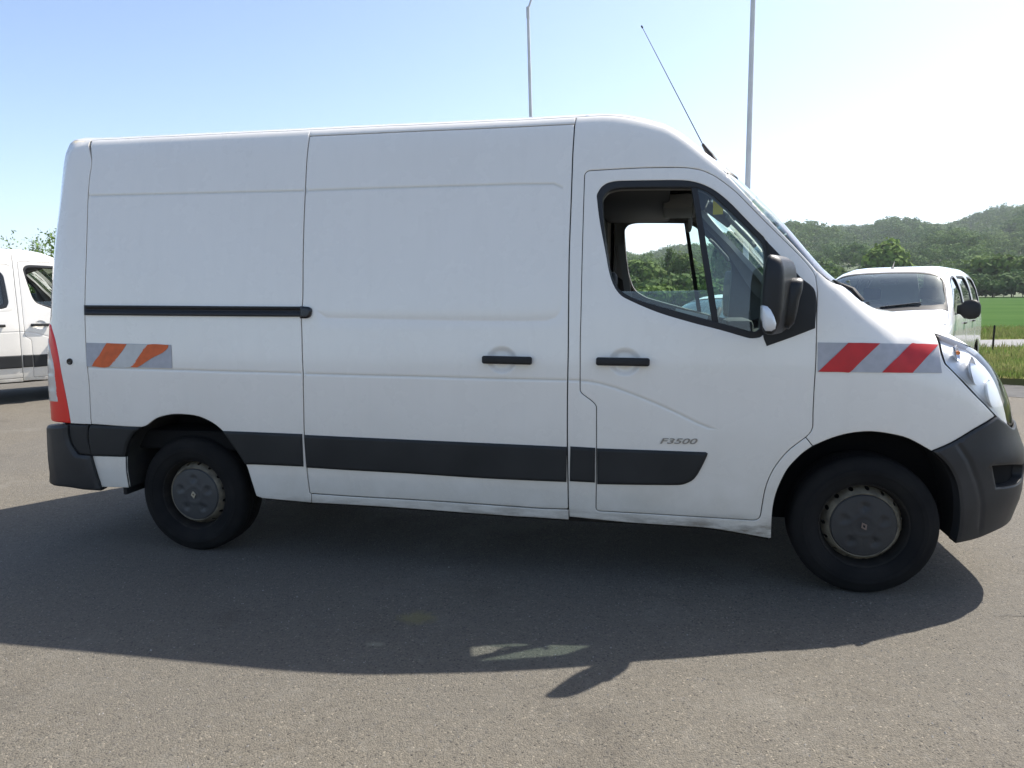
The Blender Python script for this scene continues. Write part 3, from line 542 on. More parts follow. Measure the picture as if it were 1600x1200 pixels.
# ------------------------------------------------------------------ wheels
def wheel(parent, x, sgn, tyre_out, front, R=0.345, k=1.0, emblem=True, simple=False, zc=None):
    """sgn -1 near side (outer face towards -y), +1 far side"""
    zc = R*0.99 if zc is None else zc
    yc = sgn*(tyre_out-0.118*k); c = (x, yc, zc); w = empty('wheel', (0, 0, 0), 0, parent)
    S = 1 if sgn < 0 else -1
    q = R/0.345
    prof = [(.204, -.080), (.212, -.098), (.222, -.106), (.240, -.111), (.262, -.116), (.264, -.1185), (.285, -.1185), (.287, -.1165), (.305, -.112), (.323, -.104), (.335, -.094), (.342, -.080),
            (.3445, -.062), (.345, -.050), (.337, -.049), (.337, -.042), (.345, -.041), (.3455, -.014), (.337, -.013), (.337, -.006), (.3455, -.005), (.3455, .014), (.337, .015), (.337, .022), (.345, .023),
            (.3445, .062), (.342, .080), (.335, .094), (.305, .112), (.264, .118), (.222, .106), (.204, .080)]
    prof = [(r*q, y*k) for r, y in prof]
    build('tyre', [latheg(prof, c, 72, S)], M['tyre'], w)
    rp = [(.200, -.080), (.211, -.094), (.209, -.097), (.204, -.094), (.200, -.080), (.197, -.060), (.190, -.040), (.186, -.030)]
    rp2 = [(.204, .09), (.19, .07), (.187, -.026)]
    build('rim', [latheg([(r*q, y*k) for r, y in rp+rp2[::-1]], c, 56, S)], M['rim_dark'], w)
    # disc with the ring of vent holes
    sp = np.array([.0, .010, .020, .030, .042]); sr = np.array([.193, .188, .180, .170, .159]); sy = np.array([-.026, -.034, -.052, -.070, -.084])
    nh = 15
    def lf(u, v):
        t = u/.180; r = np.interp(v, sp, sr)*q; y = np.interp(v, sp, sy)*k
        return np.stack([c[0]+r*np.cos(t), c[1]+S*y, c[2]+r*np.sin(t)], -1)
    holes = []; L = 2*math.pi*.180
    a0 = 0.2
    for i in range(nh):
        uc = L*(i+.5)/nh; holes.append([(uc+.0118*math.cos(t), .0175+.0105*math.sin(t)) for t in np.linspace(0, 2*math.pi, 13)[:-1]])
    g = panel(None, None, [(0, 0), (L, 0), (L, .042), (0, .042)], holes, res=.02, lift=lf, is3d=False, step=.014, shrink=0, flange=.006, bevel=None)
    if S > 0: g = (g[0], [tuple(reversed(f)) for f in g[1]], [[-a for a in n] for n in g[2]])
    build('rim_disc', [g], M['rim'], w)
    build('brake_drum', [latheg([(.0, -.01), (.12*q, -.01), (.175*q, .0), (.183*q, .06), (.2*q, .07)], c, 40, S)], M['void'], w)
    # hub cap with pressed star marks
    V, F = [], []; nr, nt = 16, 60
    for i in range(nr+1):
        r = .146*i/nr
        for j in range(nt):
            t = 2*math.pi*j/nt
            y = -.088-.009*(1-(r/.146)**2)-(.0 if i < nr else -.012)
            for a in range(5):
                ta = 2*math.pi*a/5+.3; dx, dy = r*math.cos(t)-.088*math.cos(ta), r*math.sin(t)-.088*math.sin(ta); rr = math.hypot(dx, dy)
                y += .0085*math.exp(-(rr/.016)**2)*(1+.5*math.cos(3*math.atan2(dy, dx)))-.002*math.exp(-((rr-.03)/.008)**2)
            y -= .003*math.exp(-((r-.045)/.006)**2)
            V.append((c[0]+r*q*math.cos(t), c[1]+S*y*k, c[2]+r*q*math.sin(t)))
    for i in range(nr):
        for j in range(nt):
            qd = (i*nt+j, i*nt+(j+1) % nt, (i+1)*nt+(j+1) % nt, (i+1)*nt+j); F.append(qd if S > 0 else tuple(reversed(qd)))
    V = [(c[0]+(v[0]-c[0])*1.085, v[1], c[2]+(v[2]-c[2])*1.085) for v in V]
    build('hub_cap', [(V, F, None)], M['hub_dark' if front else 'hub'], w)
    if emblem:
        rot = 0.12 if not front else 0.5
        def dia(h, wd, y): return [(c[0]+(a*math.cos(rot)-b*math.sin(rot)), c[1]+S*y, c[2]+(a*math.sin(rot)+b*math.cos(rot))) for a, b in ((0, h), (wd, 0), (0, -h), (-wd, 0))]
        o1, o2, i1, i2 = dia(.0215, .0155, -.0975), dia(.021, .015, -.1035), dia(.011, .0065, -.1035), dia(.011, .0065, -.0975)
        V = o1+o2+i1+i2; F = []
        for a in range(3):
            for b in range(4):
                qd = (a*4+b, a*4+(b+1) % 4, (a+1)*4+(b+1) % 4, (a+1)*4+b); F.append(qd)
        build('emblem', [(V, F, None)], M['emblem_red' if front else 'emblem'], w, smooth=False)
    return w

# ------------------------------------------------------------------ the big vans
def make_van(name, low_roof=False, crew=False, detailed=True):
    root = empty(name)
    if low_roof:
        zm = lambda z: z if z < 2.06 else 2.06+(z-2.06)*0.62
        pv = dict(PV); T = [zm(t) for t in PV['T']]; pv['T'] = T
    else:
        zm = lambda z: z; pv = PV
    B = Body(TX, WZ, NZ, BZ, pv['T'], pv['W'], pv['N'], pv['B'], pv['m'], pv['mb'], pv['n'], pv['r'])
    C = {k: [(p[0], p[1], zm(p[2])) for p in v] for k, v in CURVES.items()}
    near = lambda k, p: min(range(len(C[k])), key=lambda i: seglen((C[k][i][0], C[k][i][2]), p))
    sd2 = lambda c: [(p[0], p[2]) for p in c]
    P = M['paint']
    RES = 0.06 if detailed else 0.10
    grooves = [(sd2(C['crease_top_rear']), .007, .0028), (sd2(C['crease_top_slide']), .007, .0028), (sd2(C['slide_inset']), .012, .0016),
               (sd2(C['crease_mid']), .006, .0028), (sd2(C['crease_mid_slide']), .006, .0028), (sd2(C['crease_b']), .006, .0028), (sd2(C['crease_door']), .007, .0026)]
    h1, h2 = C['dome1'][0], C['dome2'][0]
    dents = [(h1[0]-.01, h1[2]-.034, .085, .074, .010), (h2[0]-.01, h2[2]-.034, .085, .074, .010)]
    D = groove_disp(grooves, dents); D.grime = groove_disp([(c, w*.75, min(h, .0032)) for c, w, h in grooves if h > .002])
    fw = lambda ks: [(sd2(C[k]), .007) for k in ks]
    dentf = lambda h: [([(h[0]-.01+.085*k*math.cos(t), h[2]-.034+.074*k*math.sin(t)) for t in np.linspace(0, 6.2832, 25)], .004) for k in (.35, .72, .86, .97)]
    def both(name, geo, m, parent=root, label=None):
        out = []
        for mi in (False, True):
            out.append(build(name, geo if isinstance(geo, list) else [geo], m, parent if not isinstance(parent, tuple) else parent[int(mi)], mirror=mi))
        return tuple(out)
    # contour on the roof where it turns from flat to steep
    def contour(thmax=0.80):
        pts = []
        for x in np.linspace(-0.80, 3.0, 60):
            ys = np.linspace(0.3, 1.0, 260); xx = np.full(260, x)
            p = B.lift('top', xx, -ys); z = p[:, 2]; sl = -(z[1:]-z[:-1])/(ys[1:]-ys[:-1])
            k = np.where(sl > thmax)[0]; y = ys[k[0]] if len(k) else 1.0
            pts.append((float(x), float(-y), float(p[min(k[0], 259) if len(k) else 259, 2])))
        return pts
    shoulder = contour()
    SHF = [([(p[0], p[2]-.03) for p in shoulder], .022), ([(p[0], p[2]-.10) for p in shoulder], .02)]
    # rear end of the roof
    xs = np.linspace(-.95, -.6, 200); zz = B.lift('top', xs, np.zeros(200))[:, 2]
    sl = (zz[1:]-zz[:-1])/(xs[1:]-xs[:-1]); kk = np.where(sl < 0.9)[0]; xrear = float(xs[kk[0]]) if len(kk) else -.85
    sh = [p for p in shoulder if p[0] >= xrear+.10]
    # rounded rear corner of the roof contour
    y0 = sh[0][1]; corner = []
    for t in np.linspace(math.pi/2, 0, 6)[1:]:
        cx, cy = xrear+.10, y0+.12
        corner.append((cx-.10*math.cos(t), cy-.12*math.sin(t)))
    corner = [(x, y, float(B.lift('top', np.array([x]), np.array([y]))[0, 2])) for x, y in corner]
    # -- rear side panel
    so = C['slide_outline']; iTL = 0; 
    left_edge = so[near('slide_outline', (0.794, .399)):] + []        # from bottom-left upwards to the top
    zcap = lambda x: float(np.interp(x, [p[0] for p in shoulder], [p[2] for p in shoulder]))
    ysh = lambda x: float(np.interp(x, [p[0] for p in shoulder], [p[1] for p in shoulder]))
    seam = C['rear_seam']; seam_up = [(-.60, ysh(-.60), zcap(-.60))]+[p for p in seam if p[2] < zcap(-.6)-.03]
    topl = lambda x0, x1: [p for p in shoulder if x0 < p[0] < x1]
    mr = C['mould_rear']; arch = C['rear_arch']
    sb = C['sill_bottom']
    rear_out = seam_up + [mr[0], mr[1], mr[2]]  # down the seam then along the moulding to the arch
    archpts = arch[::-1]                         # from the flap round to the sill
    kz = [p for p in archpts if p[2] > mr[2][2]-.01]
    i0 = archpts.index(kz[0])
    rear_poly = seam_up + [mr[2]] + archpts[i0+1:] + [sb[0], sb[1], sb[2]] + [so[near('slide_outline', (0.794, .399))]] + left_edge[1:] + [so[0], (so[0][0]+.0, ysh(.8), zcap(.8))] + topl(-.58, .79)[::-1]
    feats = fw(['crease_top_rear', 'crease_mid'])+SHF
    g = panel(B, 'side', rear_poly, res=RES, disp=D, feats=feats)
    rp = both('rear_side_panel', g, P)
    # lower panel behind the wheel
    sm = [mr[6], mr[5], arch[-2], arch[-1]]+C['small_bottom'][1:]
    both('lower_rear_panel', panel(B, 'side', sm, res=RES), P)
    # -- strip above the sliding door
    top = [p for p in so[0:7]]
    strip = top + [(so[6][0]+.004, ysh(so[6][0]), zcap(so[6][0]))] + topl(.80, so[6][0])[::-1] + [(.80, ysh(.8), zcap(.8))]
    if not low_roof or True:
        both('roof_rail_panel', panel(B, 'side', strip, res=RES, feats=SHF), P)
    # -- sliding door
    holes = []
    if crew:
        holes = [[(x, 0, z) for x, z in ((.95, 1.47), (.93, 1.55), (.93, 1.85), (.96, 1.93), (1.02, 1.95), (2.02, 1.95), (2.09, 1.92), (2.12, 1.85), (2.14, 1.50), (2.11, 1.42), (2.04, 1.40), (1.02, 1.41))]]
    g = panel(B, 'side', so, holes, res=RES, shrink=.0042, disp=D, feats=fw(['crease_top_slide', 'slide_inset', 'crease_mid_slide'])+dentf(h1)+SHF)
    sdoor = both('sliding_door', g, P)
    if crew:
        ho = [(p[0], p[2]) for p in holes[0]]; ring_in = inset(ho if area(ho) > 0 else ho[::-1], .05)
        both('window_surround', panel(B, 'side', ho, [ring_in], res=RES, off=-.004, is3d=False, shrink=-.004), M['gloss_black'], sdoor)
        both('window_pane', panel(B, 'side', ring_in, res=RES, off=-.012, is3d=False, bevel=None, flange=0, shrink=-.004), M['glass_dark'], sdoor)
        bars = []
        for i in range(-16, 44):
            a = (0.93+i*.05, 1.42); 
            for s in (1, -1):
                p = (a[0], a[1]) if s > 0 else (a[0]+.0, 1.42)
                x0, z0, x1, z1 = p[0], 1.42, p[0]+s*.52, 1.94
                # clip to the opening
                t0 = max(0, ((.98-x0)/(x1-x0)) if s > 0 else ((2.08-x0)/(x1-x0))); t1 = min(1, ((2.08-x0)/(x1-x0)) if s > 0 else ((.98-x0)/(x1-x0)))
                if t1-t0 > .05:
                    q = [(x0+(x1-x0)*t, -.905, z0+(z1-z0)*t) for t in (t0, t1)]; bars.append(tubeg(q, .006, 5, False))
        gm = build('mesh_grille', bars, M['grille'], sdoor[0]); gm['kind'] = 'stuff'
    # -- cab side (pillars, roof side above the door, sill)
    do = C['door_outline']
    iA = near('door_outline', (C['fender_seam'][0][0], C['fender_seam'][0][2])); iB = near('door_outline', (3.428, 1.565))
    seamR = so[6:near('slide_outline', (2.241, .387))+1]
    sl0 = C['screen_left']
    xt = C['screen_left'][0][0]
    low = [p for p in sb if p[0] > 2.25]
    doorC = [do[i % len(do)] for i in range(iA, len(do)+iB+1)]
    cab = [(so[6][0]+.004, ysh(so[6][0]), zcap(so[6][0]))] + seamR + [(2.243, -1.0, .335)] + low + C['front_arch'][:6] + [C['fender_seam'][1], C['fender_seam'][0]] + doorC[1:]
    cab += C['screen_left'][::-1][1:] + topl(so[6][0]+.03, xt-.03)[::-1]
    both('cab_side_panel', panel(B, 'side', cab, res=RES, disp=D, feats=fw(['crease_b'])+SHF), P)
    # -- sill under the sliding door
    sill = [so[near('slide_outline', (0.794, .399))], sb[2], sb[3], sb[4], sb[5], sb[6]] + [(2.241, -1.01, .372)] + so[near('slide_outline', (2.231, .376)):near('slide_outline', (0.794, .399))]
    both('door_sill', panel(B, 'side', sill, res=RES), P)
    # dirty lower lip of the floor pan
    lip = [(p[0], p[1]+.03, p[2]) for p in sb[1:]]
    V = []; 
    for p in lip: V += [(p[0], p[1], p[2]+.01), (p[0], p[1]+.012, p[2]-.018), (p[0], p[1]+.09, p[2]-.018)]
    F = []
    for i in range(len(lip)-1):
        for j in (0, 1): F.append((3*i+j, 3*i+j+1, 3*i+j+4, 3*i+j+3))
    both('sill_lip', (V, F, None), M['rim_dark'])
    # -- front door
    g = panel(B, 'side', do, [C['win_outer']], res=RES, disp=D, feats=fw(['crease_door'])+dentf(h2))
    door = both('front_door', g, P)
    both('window_frame', panel(B, 'side', C['win_outer'], [C['win_inner']], res=RES, off=-.004, shrink=-.003, flange=.03), M['black'], door)
    WI = sd2(C['win_inner']); dv = sd2(C['divider'])
    both('window_divider', panel(B, 'side', [(p[0], 0, p[2]) for p in C['divider']], res=RES, off=-.008, flange=.03), M['black'], door)
    gt = C['glasstop']; zg = .5*(gt[0][2]+gt[1][2])
    ax, az = dv[0]; bx, bz = dv[3]                        # rear edge of the divider
    nx, nz = (bz-az), -(bx-ax)                            # towards +x
    if nx < 0: nx, nz = -nx, -nz
    rearp = clip(clip(WI, -nx, -nz, -(nx*ax+nz*az)), 0, -1, -zg)
    both('door_glass', panel(B, 'side', rearp, res=.12, off=-.022, is3d=False, bevel=None, flange=0, shrink=-.006), M['glass'], door)
    ax2, az2 = dv[1]
    quart = clip(WI, nx, nz, nx*ax2+nz*az2)
    both('quarter_glass', panel(B, 'side', quart, res=.12, off=-.012, is3d=False, bevel=None, flange=0, shrink=-.006), M['glass'], door)
    both('mirror_sail', panel(B, 'side', C['sail'], res=.12, off=.006, flange=.02, bevel=(.006, .004)), M['plastic'], door)
    # glass top edge, bright
    both('glass_edge', tubeg([(p[0], float(B.lift('side', np.array([p[0]]), np.array([zg]))[0, 1])+.024, zg) for p in ((2.49, 0), (2.62, 0), (2.75, 0), (2.90, 0))], .002, 6), M['glass_clear'], door)
    # -- handles
    for key, par in (('handle1', sdoor), ('handle2', door)):
        hh = C[key]; x0, x1 = hh[0][0], hh[1][0]; z0 = (hh[2][2]+hh[3][2])/2; z1 = (hh[0][2]+hh[1][2])/2; dz = (hh[1][2]-hh[0][2])
        zc = (z0+z1)/2; ys = float(B.lift('side', np.array([(x0+x1)/2]), np.array([zc]))[0, 1])
        both('door_handle', [boxg((x0, ys-.040, z0), (x1, ys-.014, z1), .011, rot=Matrix.Rotation(-math.atan2(dz, x1-x0), 3, 'Y'), seg=3),
                             boxg((x0+.01, ys-.02, z0+.006), (x0+.05, ys+.02, z1-.006), .004), boxg((x1-.05, ys-.02, z0+.006), (x1-.01, ys+.02, z1-.006), .004)], M['plastic'], par)
    # -- black side mouldings
    for k, par in (('mould_rear', rp), ('mould_mid', rp), ('mould_slide', sdoor), ('mould_door', door)):
        both('side_moulding', panel(B, 'side', C[k], res=.08, off=.014, shrink=.001, flange=.03, bevel=(.016, .009)), M['plastic'], par)
    both('side_moulding', panel(B, 'side', C['mould_b'], res=.08, off=.014, shrink=.001, flange=.03, bevel=(.016, .009)), M['plastic'])
    # -- sliding door rail (a channel)
    rl = C['rail']; rz = lambda x: float(np.interp(x, [p[0] for p in rl[:4]], [(a[2]+b[2])/2 for a, b in zip(rl[:4], rl[:3:-1])]))
    mid = [(x, rz(x)) for x in np.linspace(rl[0][0]+.03, rl[3][0]-.01, 12)]
    rail = both('door_rail', panel(B, 'side', rl, res=.08, off=.015, disp=groove_disp([([(a, b+.004) for a, b in mid], .010, .011)]), feats=[([(a, b+.004) for a, b in mid], .010)], flange=.02, bevel=(.004, .003)), M['black'], rp)
    both('rail_carriage', panel(B, 'side', C['rail_cap'], res=.03, off=.020, flange=.03, bevel=(.012, .008)), M['gloss_black'], sdoor)
    # fuel flap lock / cap on the rear pillar
    dt = C['dot'][0]
    # -- rear corner, lamps, bumper (angular domain)
    pil_top = [p for p in sh if p[0] < -.60]
    def onrear(phi, z): return tuple(B.lift('rear', np.array([phi*1.2]), np.array([z]))[0])
    tail = C['tail']; tw = C['tail_white']
    T0 = [tuple(p) for p in tail]
    # visible outer edge then wrap round the corner to the tail
    outer = [tail[0], tail[1], tail[2], tail[3], tail[4], tail[5], tail[6]]
    wrap = [onrear(.66, z) for z in (.775, .9, 1.0, 1.15, 1.3, 1.365)]
    tl_poly = outer+wrap
    seam_dn = [p for p in seam_up+[seam[-1]]]
        # pillar from the seam to the rear doors, less the lamp
    lampedge = [p for p in outer]
    pill = seam_dn + [(outer[-1][0], outer[-1][1], outer[-1][2])] + outer[::-1][1:] + [onrear(.66, 1.37), onrear(.66, 1.6), onrear(.66, 1.9), onrear(.66, zm(2.1)), onrear(.66, zm(2.25))]
    ctop = [p for p in corner if math.atan2(-p[1], .2-p[0]) > .66]
    endc = onrear(.66, ctop[-1][2]) if ctop else onrear(.66, zm(2.38))
    pill = pill+[endc]+ctop[::-1]+pil_top
    both('rear_corner_pillar', panel(B, 'rear', pill, res=RES, bevel=None, shrink=.0015), P)
    rdoor = [onrear(.655, z) for z in (.62, 1.0, 1.4, 1.8, zm(2.1), zm(2.25))]+[endc]+[p for p in corner if math.atan2(-p[1], .2-p[0]) <= .66]
    rdoor += [onrear(0, z) for z in (corner[-1][2], zm(2.2), 1.8, 1.2, .62)]
    rd = both('rear_door', panel(B, 'rear', rdoor, res=.09, bevel=None), P)
    lampo = both('tail_lamp', panel(B, 'rear', tl_poly, res=.03, off=.004, shrink=.002, flange=.03, bevel=(.01, .006)), M['tail_red'])
    wpoly = [tw[0], tw[1], tw[2], tw[3]]+[onrear(.67, .89), onrear(.67, 1.0), onrear(.67, 1.15), onrear(.67, 1.27)]
    both('reversing_lens', panel(B, 'rear', wpoly, res=.03, off=.0065, shrink=.002, flange=.006, bevel=(.004, .003), disp=lambda u, v: .0012*(np.sin(v*2*math.pi/.022)*.5+.5)), M['tail_white'], lampo)
    rb = C['rear_bumper']
    rbo = [rb[1], rb[2], rb[3], rb[4], rb[5], rb[6], rb[7], rb[8], rb[9], (rb[10][0], rb[10][1], rb[10][2])]
    rbo += [onrear(0.0, .36), onrear(0.0, .60), onrear(.60, .60), onrear(.66, .74)]
    rbo = [p for p in rbo]
    gb = panel(B, 'rear', rbo, res=.05, off=.030, flange=.05, bevel=(.02, .012))
    build('rear_bumper', [gb, flip(gb)], M['bumper'], root)
    both('bumper_corner', panel(B, 'side', C['mid_piece'], res=.06, off=.012, flange=.02, bevel=(.008, .004)), M['plastic'])
    both('vent_cap', latheg([(.0, -.004), (.012, -.006), (.0175, -.006), (.0195, .0), (.0195, .01)], (dt[0], dt[1], dt[2]), 20, -1 if False else 1), M['gloss_black'])
    # -- roof, windscreen, cowl, bonnet (top domain, both halves in one sheet)
    def sym(c):  # c runs along the near side from rear to front
        return [tuple(p) for p in c]+[(p[0], -p[1], p[2]) for p in reversed(c)]
    hl = topl(so[6][0]-.001, xt-.03)
    xtc = 2.93
    roof_c = corner[::-1]+[p for p in sh if p[0] < xt-.03]+[sl0[0]]
    front_edge = [(2.99, -.70), (2.965, -.40), (2.955, -.15)]
    tz = lambda l: [(x, y, float(B.lift('top', np.array([x]), np.array([y]))[0, 2])) for x, y in l]
    roof_half = roof_c+tz(front_edge)
    rf = panel(B, 'top', sym(roof_half), res=.10, bevel=None, shrink=.0)
    build('roof', [rf], P, root)
    scr_low = tz([(3.585, -.78), (3.66, -.55), (3.705, -.28), (3.72, -.08)])
    scr = [sl0[0]]+sl0[1:]+scr_low
    half = tz(front_edge)[::-1]+scr
    ws = panel(B, 'top', sym(half), res=.08, bevel=None, flange=0, shrink=.001, off=-.002)
    wso = build('windscreen', [ws], M['glass_screen'], root)
    # dark printed border of the screen
    hin = [(p[0]+(.035 if i < 4 else 0), p[1]*(.955 if abs(p[1]) > .8 else .97), p[2]) for i, p in enumerate(half)]
    hin2 = tz([(2.995, -.12), (3.005, -.40), (3.03, -.70), (3.07, -.855), (3.22, -.905), (3.36, -.922), (3.485, -.908), (3.575, -.76), (3.625, -.52), (3.665, -.28), (3.68, -.08)])
    topb = tz(front_edge)[::-1]+[sl0[0], hin2[3], hin2[2], hin2[1], hin2[0]]
    lowb = scr_low[::-1]+[sl0[-1], hin2[7], hin2[8], hin2[9], hin2[10]]
    for bb_ in (topb, lowb): build('screen_border', [panel(B, 'top', sym(bb_), res=.08, bevel=None, flange=0, shrink=.001, off=.0006)], M['black'], wso)
    fend_top = tz([(3.56, -.905), (3.64, -.895), (3.76, -.880), (3.88, -.868)])
    bon_rear = tz([(3.66, -.84), (3.73, -.72), (3.80, -.52), (3.84, -.26), (3.85, -.08)])
    cowl = [sl0[-1], fend_top[0]]+bon_rear
    cw = sym([tuple(p) for p in cowl]); 
    cpoly = scr_low[::-1]+[sl0[-1], fend_top[0], fend_top[1]]+bon_rear
    build('cowl', [panel(B, 'top', sym(cpoly), res=.07, off=-.016, bevel=None, flange=.02, shrink=-.012)], M['plastic'], root)
    hr = C['head_right']; hlft = C['head_left']
    bon_front = hr[1:4]+tz([(4.27, -.55), (4.30, -.30), (4.31, -.1)])
    bpoly = bon_rear[::-1]+[fend_top[1], fend_top[2], fend_top[3], hlft[0]]+bon_front
    build('bonnet', [panel(B, 'top', sym(bpoly), res=.06, shrink=.002)], P, root)
    # -- front wing (angular domain)
    iA2, iB2 = iA, iB
    seamF = [do[i] for i in range(iB2, iA2+1)]
    wing = [sl0[-1], sl0[-2]] + seamF + [C['fender_seam'][1]] + [p for p in C['front_arch'] if p[0] > C['fender_seam'][1][0]+.02] + C['bumper_top'][1:] + hlft[:-1][::-1][1:] + fend_top[::-1]
    wg = both('front_wing', panel(B, 'nose', wing, res=RES), P)
    def onnose(phi, z): return tuple(B.lift('nose', np.array([-phi*1.2]), np.array([z]))[0])
    # head lamps
    ph_in = .40
    head = hlft+[onnose(.47, .80), onnose(.40, .84), onnose(.38, .95), onnose(.385, 1.04)]+[(4.19, -.55, 0)]
    hb = [tuple(p) for p in bon_front[:3]]
    head = hlft+[onnose(.50, .815), onnose(.42, .84), onnose(.40, .95)]+hb[::-1]
    heads = both('headlamp', panel(B, 'nose', head, res=.04, off=-.026, bevel=None, flange=-.027, disp=lambda u, v: .003*np.sin(u*30)*np.sin(v*22)), M['silver'])
    both('lamp_lens', panel(B, 'nose', head, res=.04, off=.003, bevel=(.012, .006), flange=.012), M['lens'], heads)
    # trim line round the lamp and the bowls inside
    def bowl(c, r, m, nm, dirv=(.80, -.45, .2), depth=.05):
        d = Vector(dirv).normalized(); a = d.orthogonal().normalized(); b = d.cross(a); V, F = [], []; n = 24; prof = [(r, .015), (r*.94, 0), (r*.8, -.015), (r*.5, -.028), (r*.2, -.034), (.001, -.035)]
        for rr, h in prof:
            for k in range(n):
                t = 2*math.pi*k/n; V.append(tuple(Vector(c)+(a*math.cos(t)+b*math.sin(t))*rr+d*(h*.45+.012)))
        for i in range(len(prof)-1):
            for k in range(n): F.append((i*n+k, i*n+(k+1) % n, (i+1)*n+(k+1) % n, (i+1)*n+k))
        both(nm, (V, F, None), m, heads)
    bowl((4.140, -.858, 1.095), .068, M['chrome'], 'reflector_bowl')
    bowl((4.240, -.800, .98), .068, M['chrome'], 'reflector_bowl')
    bowl((4.06, -.872, 1.18), .040, M['chrome'], 'indicator_bowl')
    both('lamp_bulb', latheg([(.001, -.018), (.009, -.013), (.010, 0), (.007, .012)], (4.075, -.880, 1.185), 12), M['amber'], heads)
    # grille between the lamps
    gpoly = [onnose(.40, .95), onnose(.42, .84), onnose(.2, .80), onnose(0, .79)]+[onnose(0, bon_front[5][2])]+bon_front[:1:-1]
    gg = panel(B, 'nose', gpoly, res=.05, off=-.02, bevel=None, flange=.02, disp=lambda u, v: .012*(np.sin(v*2*math.pi/.07) > 0))
    build('grille', [gg, flip(gg)], M['gloss_black'], root)
    # bumper
    ba = C['bumper_arch']; bb = C['bumper_bottom']; bt = C['bumper_top']
    bo = [bt[0]]+ba[1:]+bb[1:4]+[onnose(.40, .33), onnose(.2, .32), onnose(0, .32), onnose(0, .78), onnose(.2, .79), onnose(.42, .835), onnose(.50, .81), hlft[-1]]+bt[::-1][:-1]
    fog = C['fog']; fogp = [fog[0], fog[1], onnose(.46, .62), onnose(.46, .56), fog[2], fog[3]]
    cr = [B.uv('nose', p) for p in C['bumper_crease']]
    gb = panel(B, 'nose', bo, [fogp], res=.05, off=.012, flange=.05, bevel=(.012, .007), disp=groove_disp([(cr, .009, .006)]), feats=[(cr, .009)])
    build('front_bumper', [gb, flip(gb)], M['bumper'], root)
    both('fog_recess', panel(B, 'nose', fogp, res=.05, off=-.035, flange=0, shrink=-.01, bevel=None), M['void'])
    # -- arches: lining inwards from the arch edge
    for key, yin, zback in (('rear_arch', .66, .55), ('front', .62, .20)):
        c = C['rear_arch'] if key == 'rear_arch' else C['front_arch']+C['bumper_arch'][1:]
        c = [p for p in c]; V, F = [], []
        cxm = 0.0 if key == 'rear_arch' else 3.66
        for p in c:
            dx, dz = p[0]-cxm, p[2]-.40; l = math.hypot(dx, dz)
            V += [(p[0], p[1]+.004, p[2]), (p[0]+dx/l*.012, p[1]+.05, p[2]+dz/l*.012), (p[0]+dx/l*.01, -yin, p[2]+dz/l*.01)]
        for i in range(len(c)-1):
            for j in (0, 1): F.append((3*i+j, 3*i+j+1, 3*i+j+4, 3*i+j+3))
        both('wheel_arch_liner', (V, F, None), M['liner'])
        up = [3*i+2 for i, p in enumerate(c) if p[2] > zback]
        both('arch_back_wall', ([V[i] for i in up], [tuple(range(len(up)))], None), M['void'])
    fa = C['front_arch']
    # mud flap behind the rear wheel
    both('mud_flap', boxg((-.455, -.975, .33), (-.43, -.70, .64), .006), M['black'])
    # -- underbody
    und = [boxg((.48, -.93, .37), (3.02, .93, .50), .02), boxg((-.86, -.9, .60), (.45, .9, .72), .02), boxg((-.86, -.55, .44), (.5, -.42, .60), .01), boxg((-.86, .42, .44), (.5, .55, .60), .01), boxg((3.1, -.58, .34), (4.2, .58, .75), .02)]
    build('underbody', und, M['void'], root)
    build('bay_light_block', [boxg((3.80, -.74, .77), (4.10, .74, 1.0), .03)], M['void'], root)  # unseen box added to stop sunlight leaking through the hollow front
    build('nose_light_stop', [boxg((4.27, -.58, .46), (4.36, .58, .93), .02), boxg((4.34, -.30, .50), (4.42, .30, .93), .02)], M['void'], root)  # unseen boxes added to block sun coming through the grille and bumper gap
    build('rear_axle', [tubeg([(0, -.86, .345), (0, .86, .345)], .045, 12), boxg((-.42, -.62, .30), (.5, -.54, .36), .01), boxg((-.42, .54, .30), (.5, .62, .36), .01), tubeg([(.0, -.6, .30), (-.45, -.72, .40)], .018)], M['rim_dark'], root)
    build('front_axle', [tubeg([(3.682, -.86, .345), (3.682, .86, .345)], .04, 12)], M['rim_dark'], root)
    # seams: dark rubber behind every gap
    rib = []
    rib.append(ribbon(B, 'side', so, closed=True)); rib.append(ribbon(B, 'side', do, closed=True))
    rib.append(ribbon(B, 'side', seam_up+[seam[-1]])); rib.append(ribbon(B, 'nose', bt)); rib.append(ribbon(B, 'nose', hlft)); rib.append(ribbon(B, 'side', [C['fender_seam'][0], C['fender_seam'][1]]))
    rib.append(ribbon(B, 'side', [p for p in mr[:3]])); 
    for q_ in rib: both('door_seal', q_, M['void'])
    both('roof_joint', ribbon(B, 'top', [(so[6][0]+.02 if False else p[0], p[1], p[2]) for p in shoulder if -.75 < p[0] < xt-.03]+[sl0[0]], w=.009, depth=.0008), P)
    # -- cargo box and bulkhead
    zr = zm(2.40)
    cb = [boxg((2.26, -.855, .55), (2.29, .855, zr-.16), 0)]
    build('bulkhead', cb, M['trim_dark'], root)
    build('cab_floor', [boxg((2.29, -.92, .50), (3.08, .92, .56), 0)], M['trim_dark'], root)
    # trims inside the cab
    wi = C['win_inner']
    # door inner board below the window
    lowdoor = [(2.36, .60), (3.10, .60), (3.18, .80), (3.36, .95), (3.38, 1.30), (3.20, 1.24)]+[(p[0]+.0, p[2]-.02) for p in C['win_inner'][16:24]][::1]+[(2.36, 1.62)]
    both('door_trim', panel(B, 'side', lowdoor, res=.1, off=-.05, is3d=False, bevel=None, flange=.03), M['trim_dark'], door)
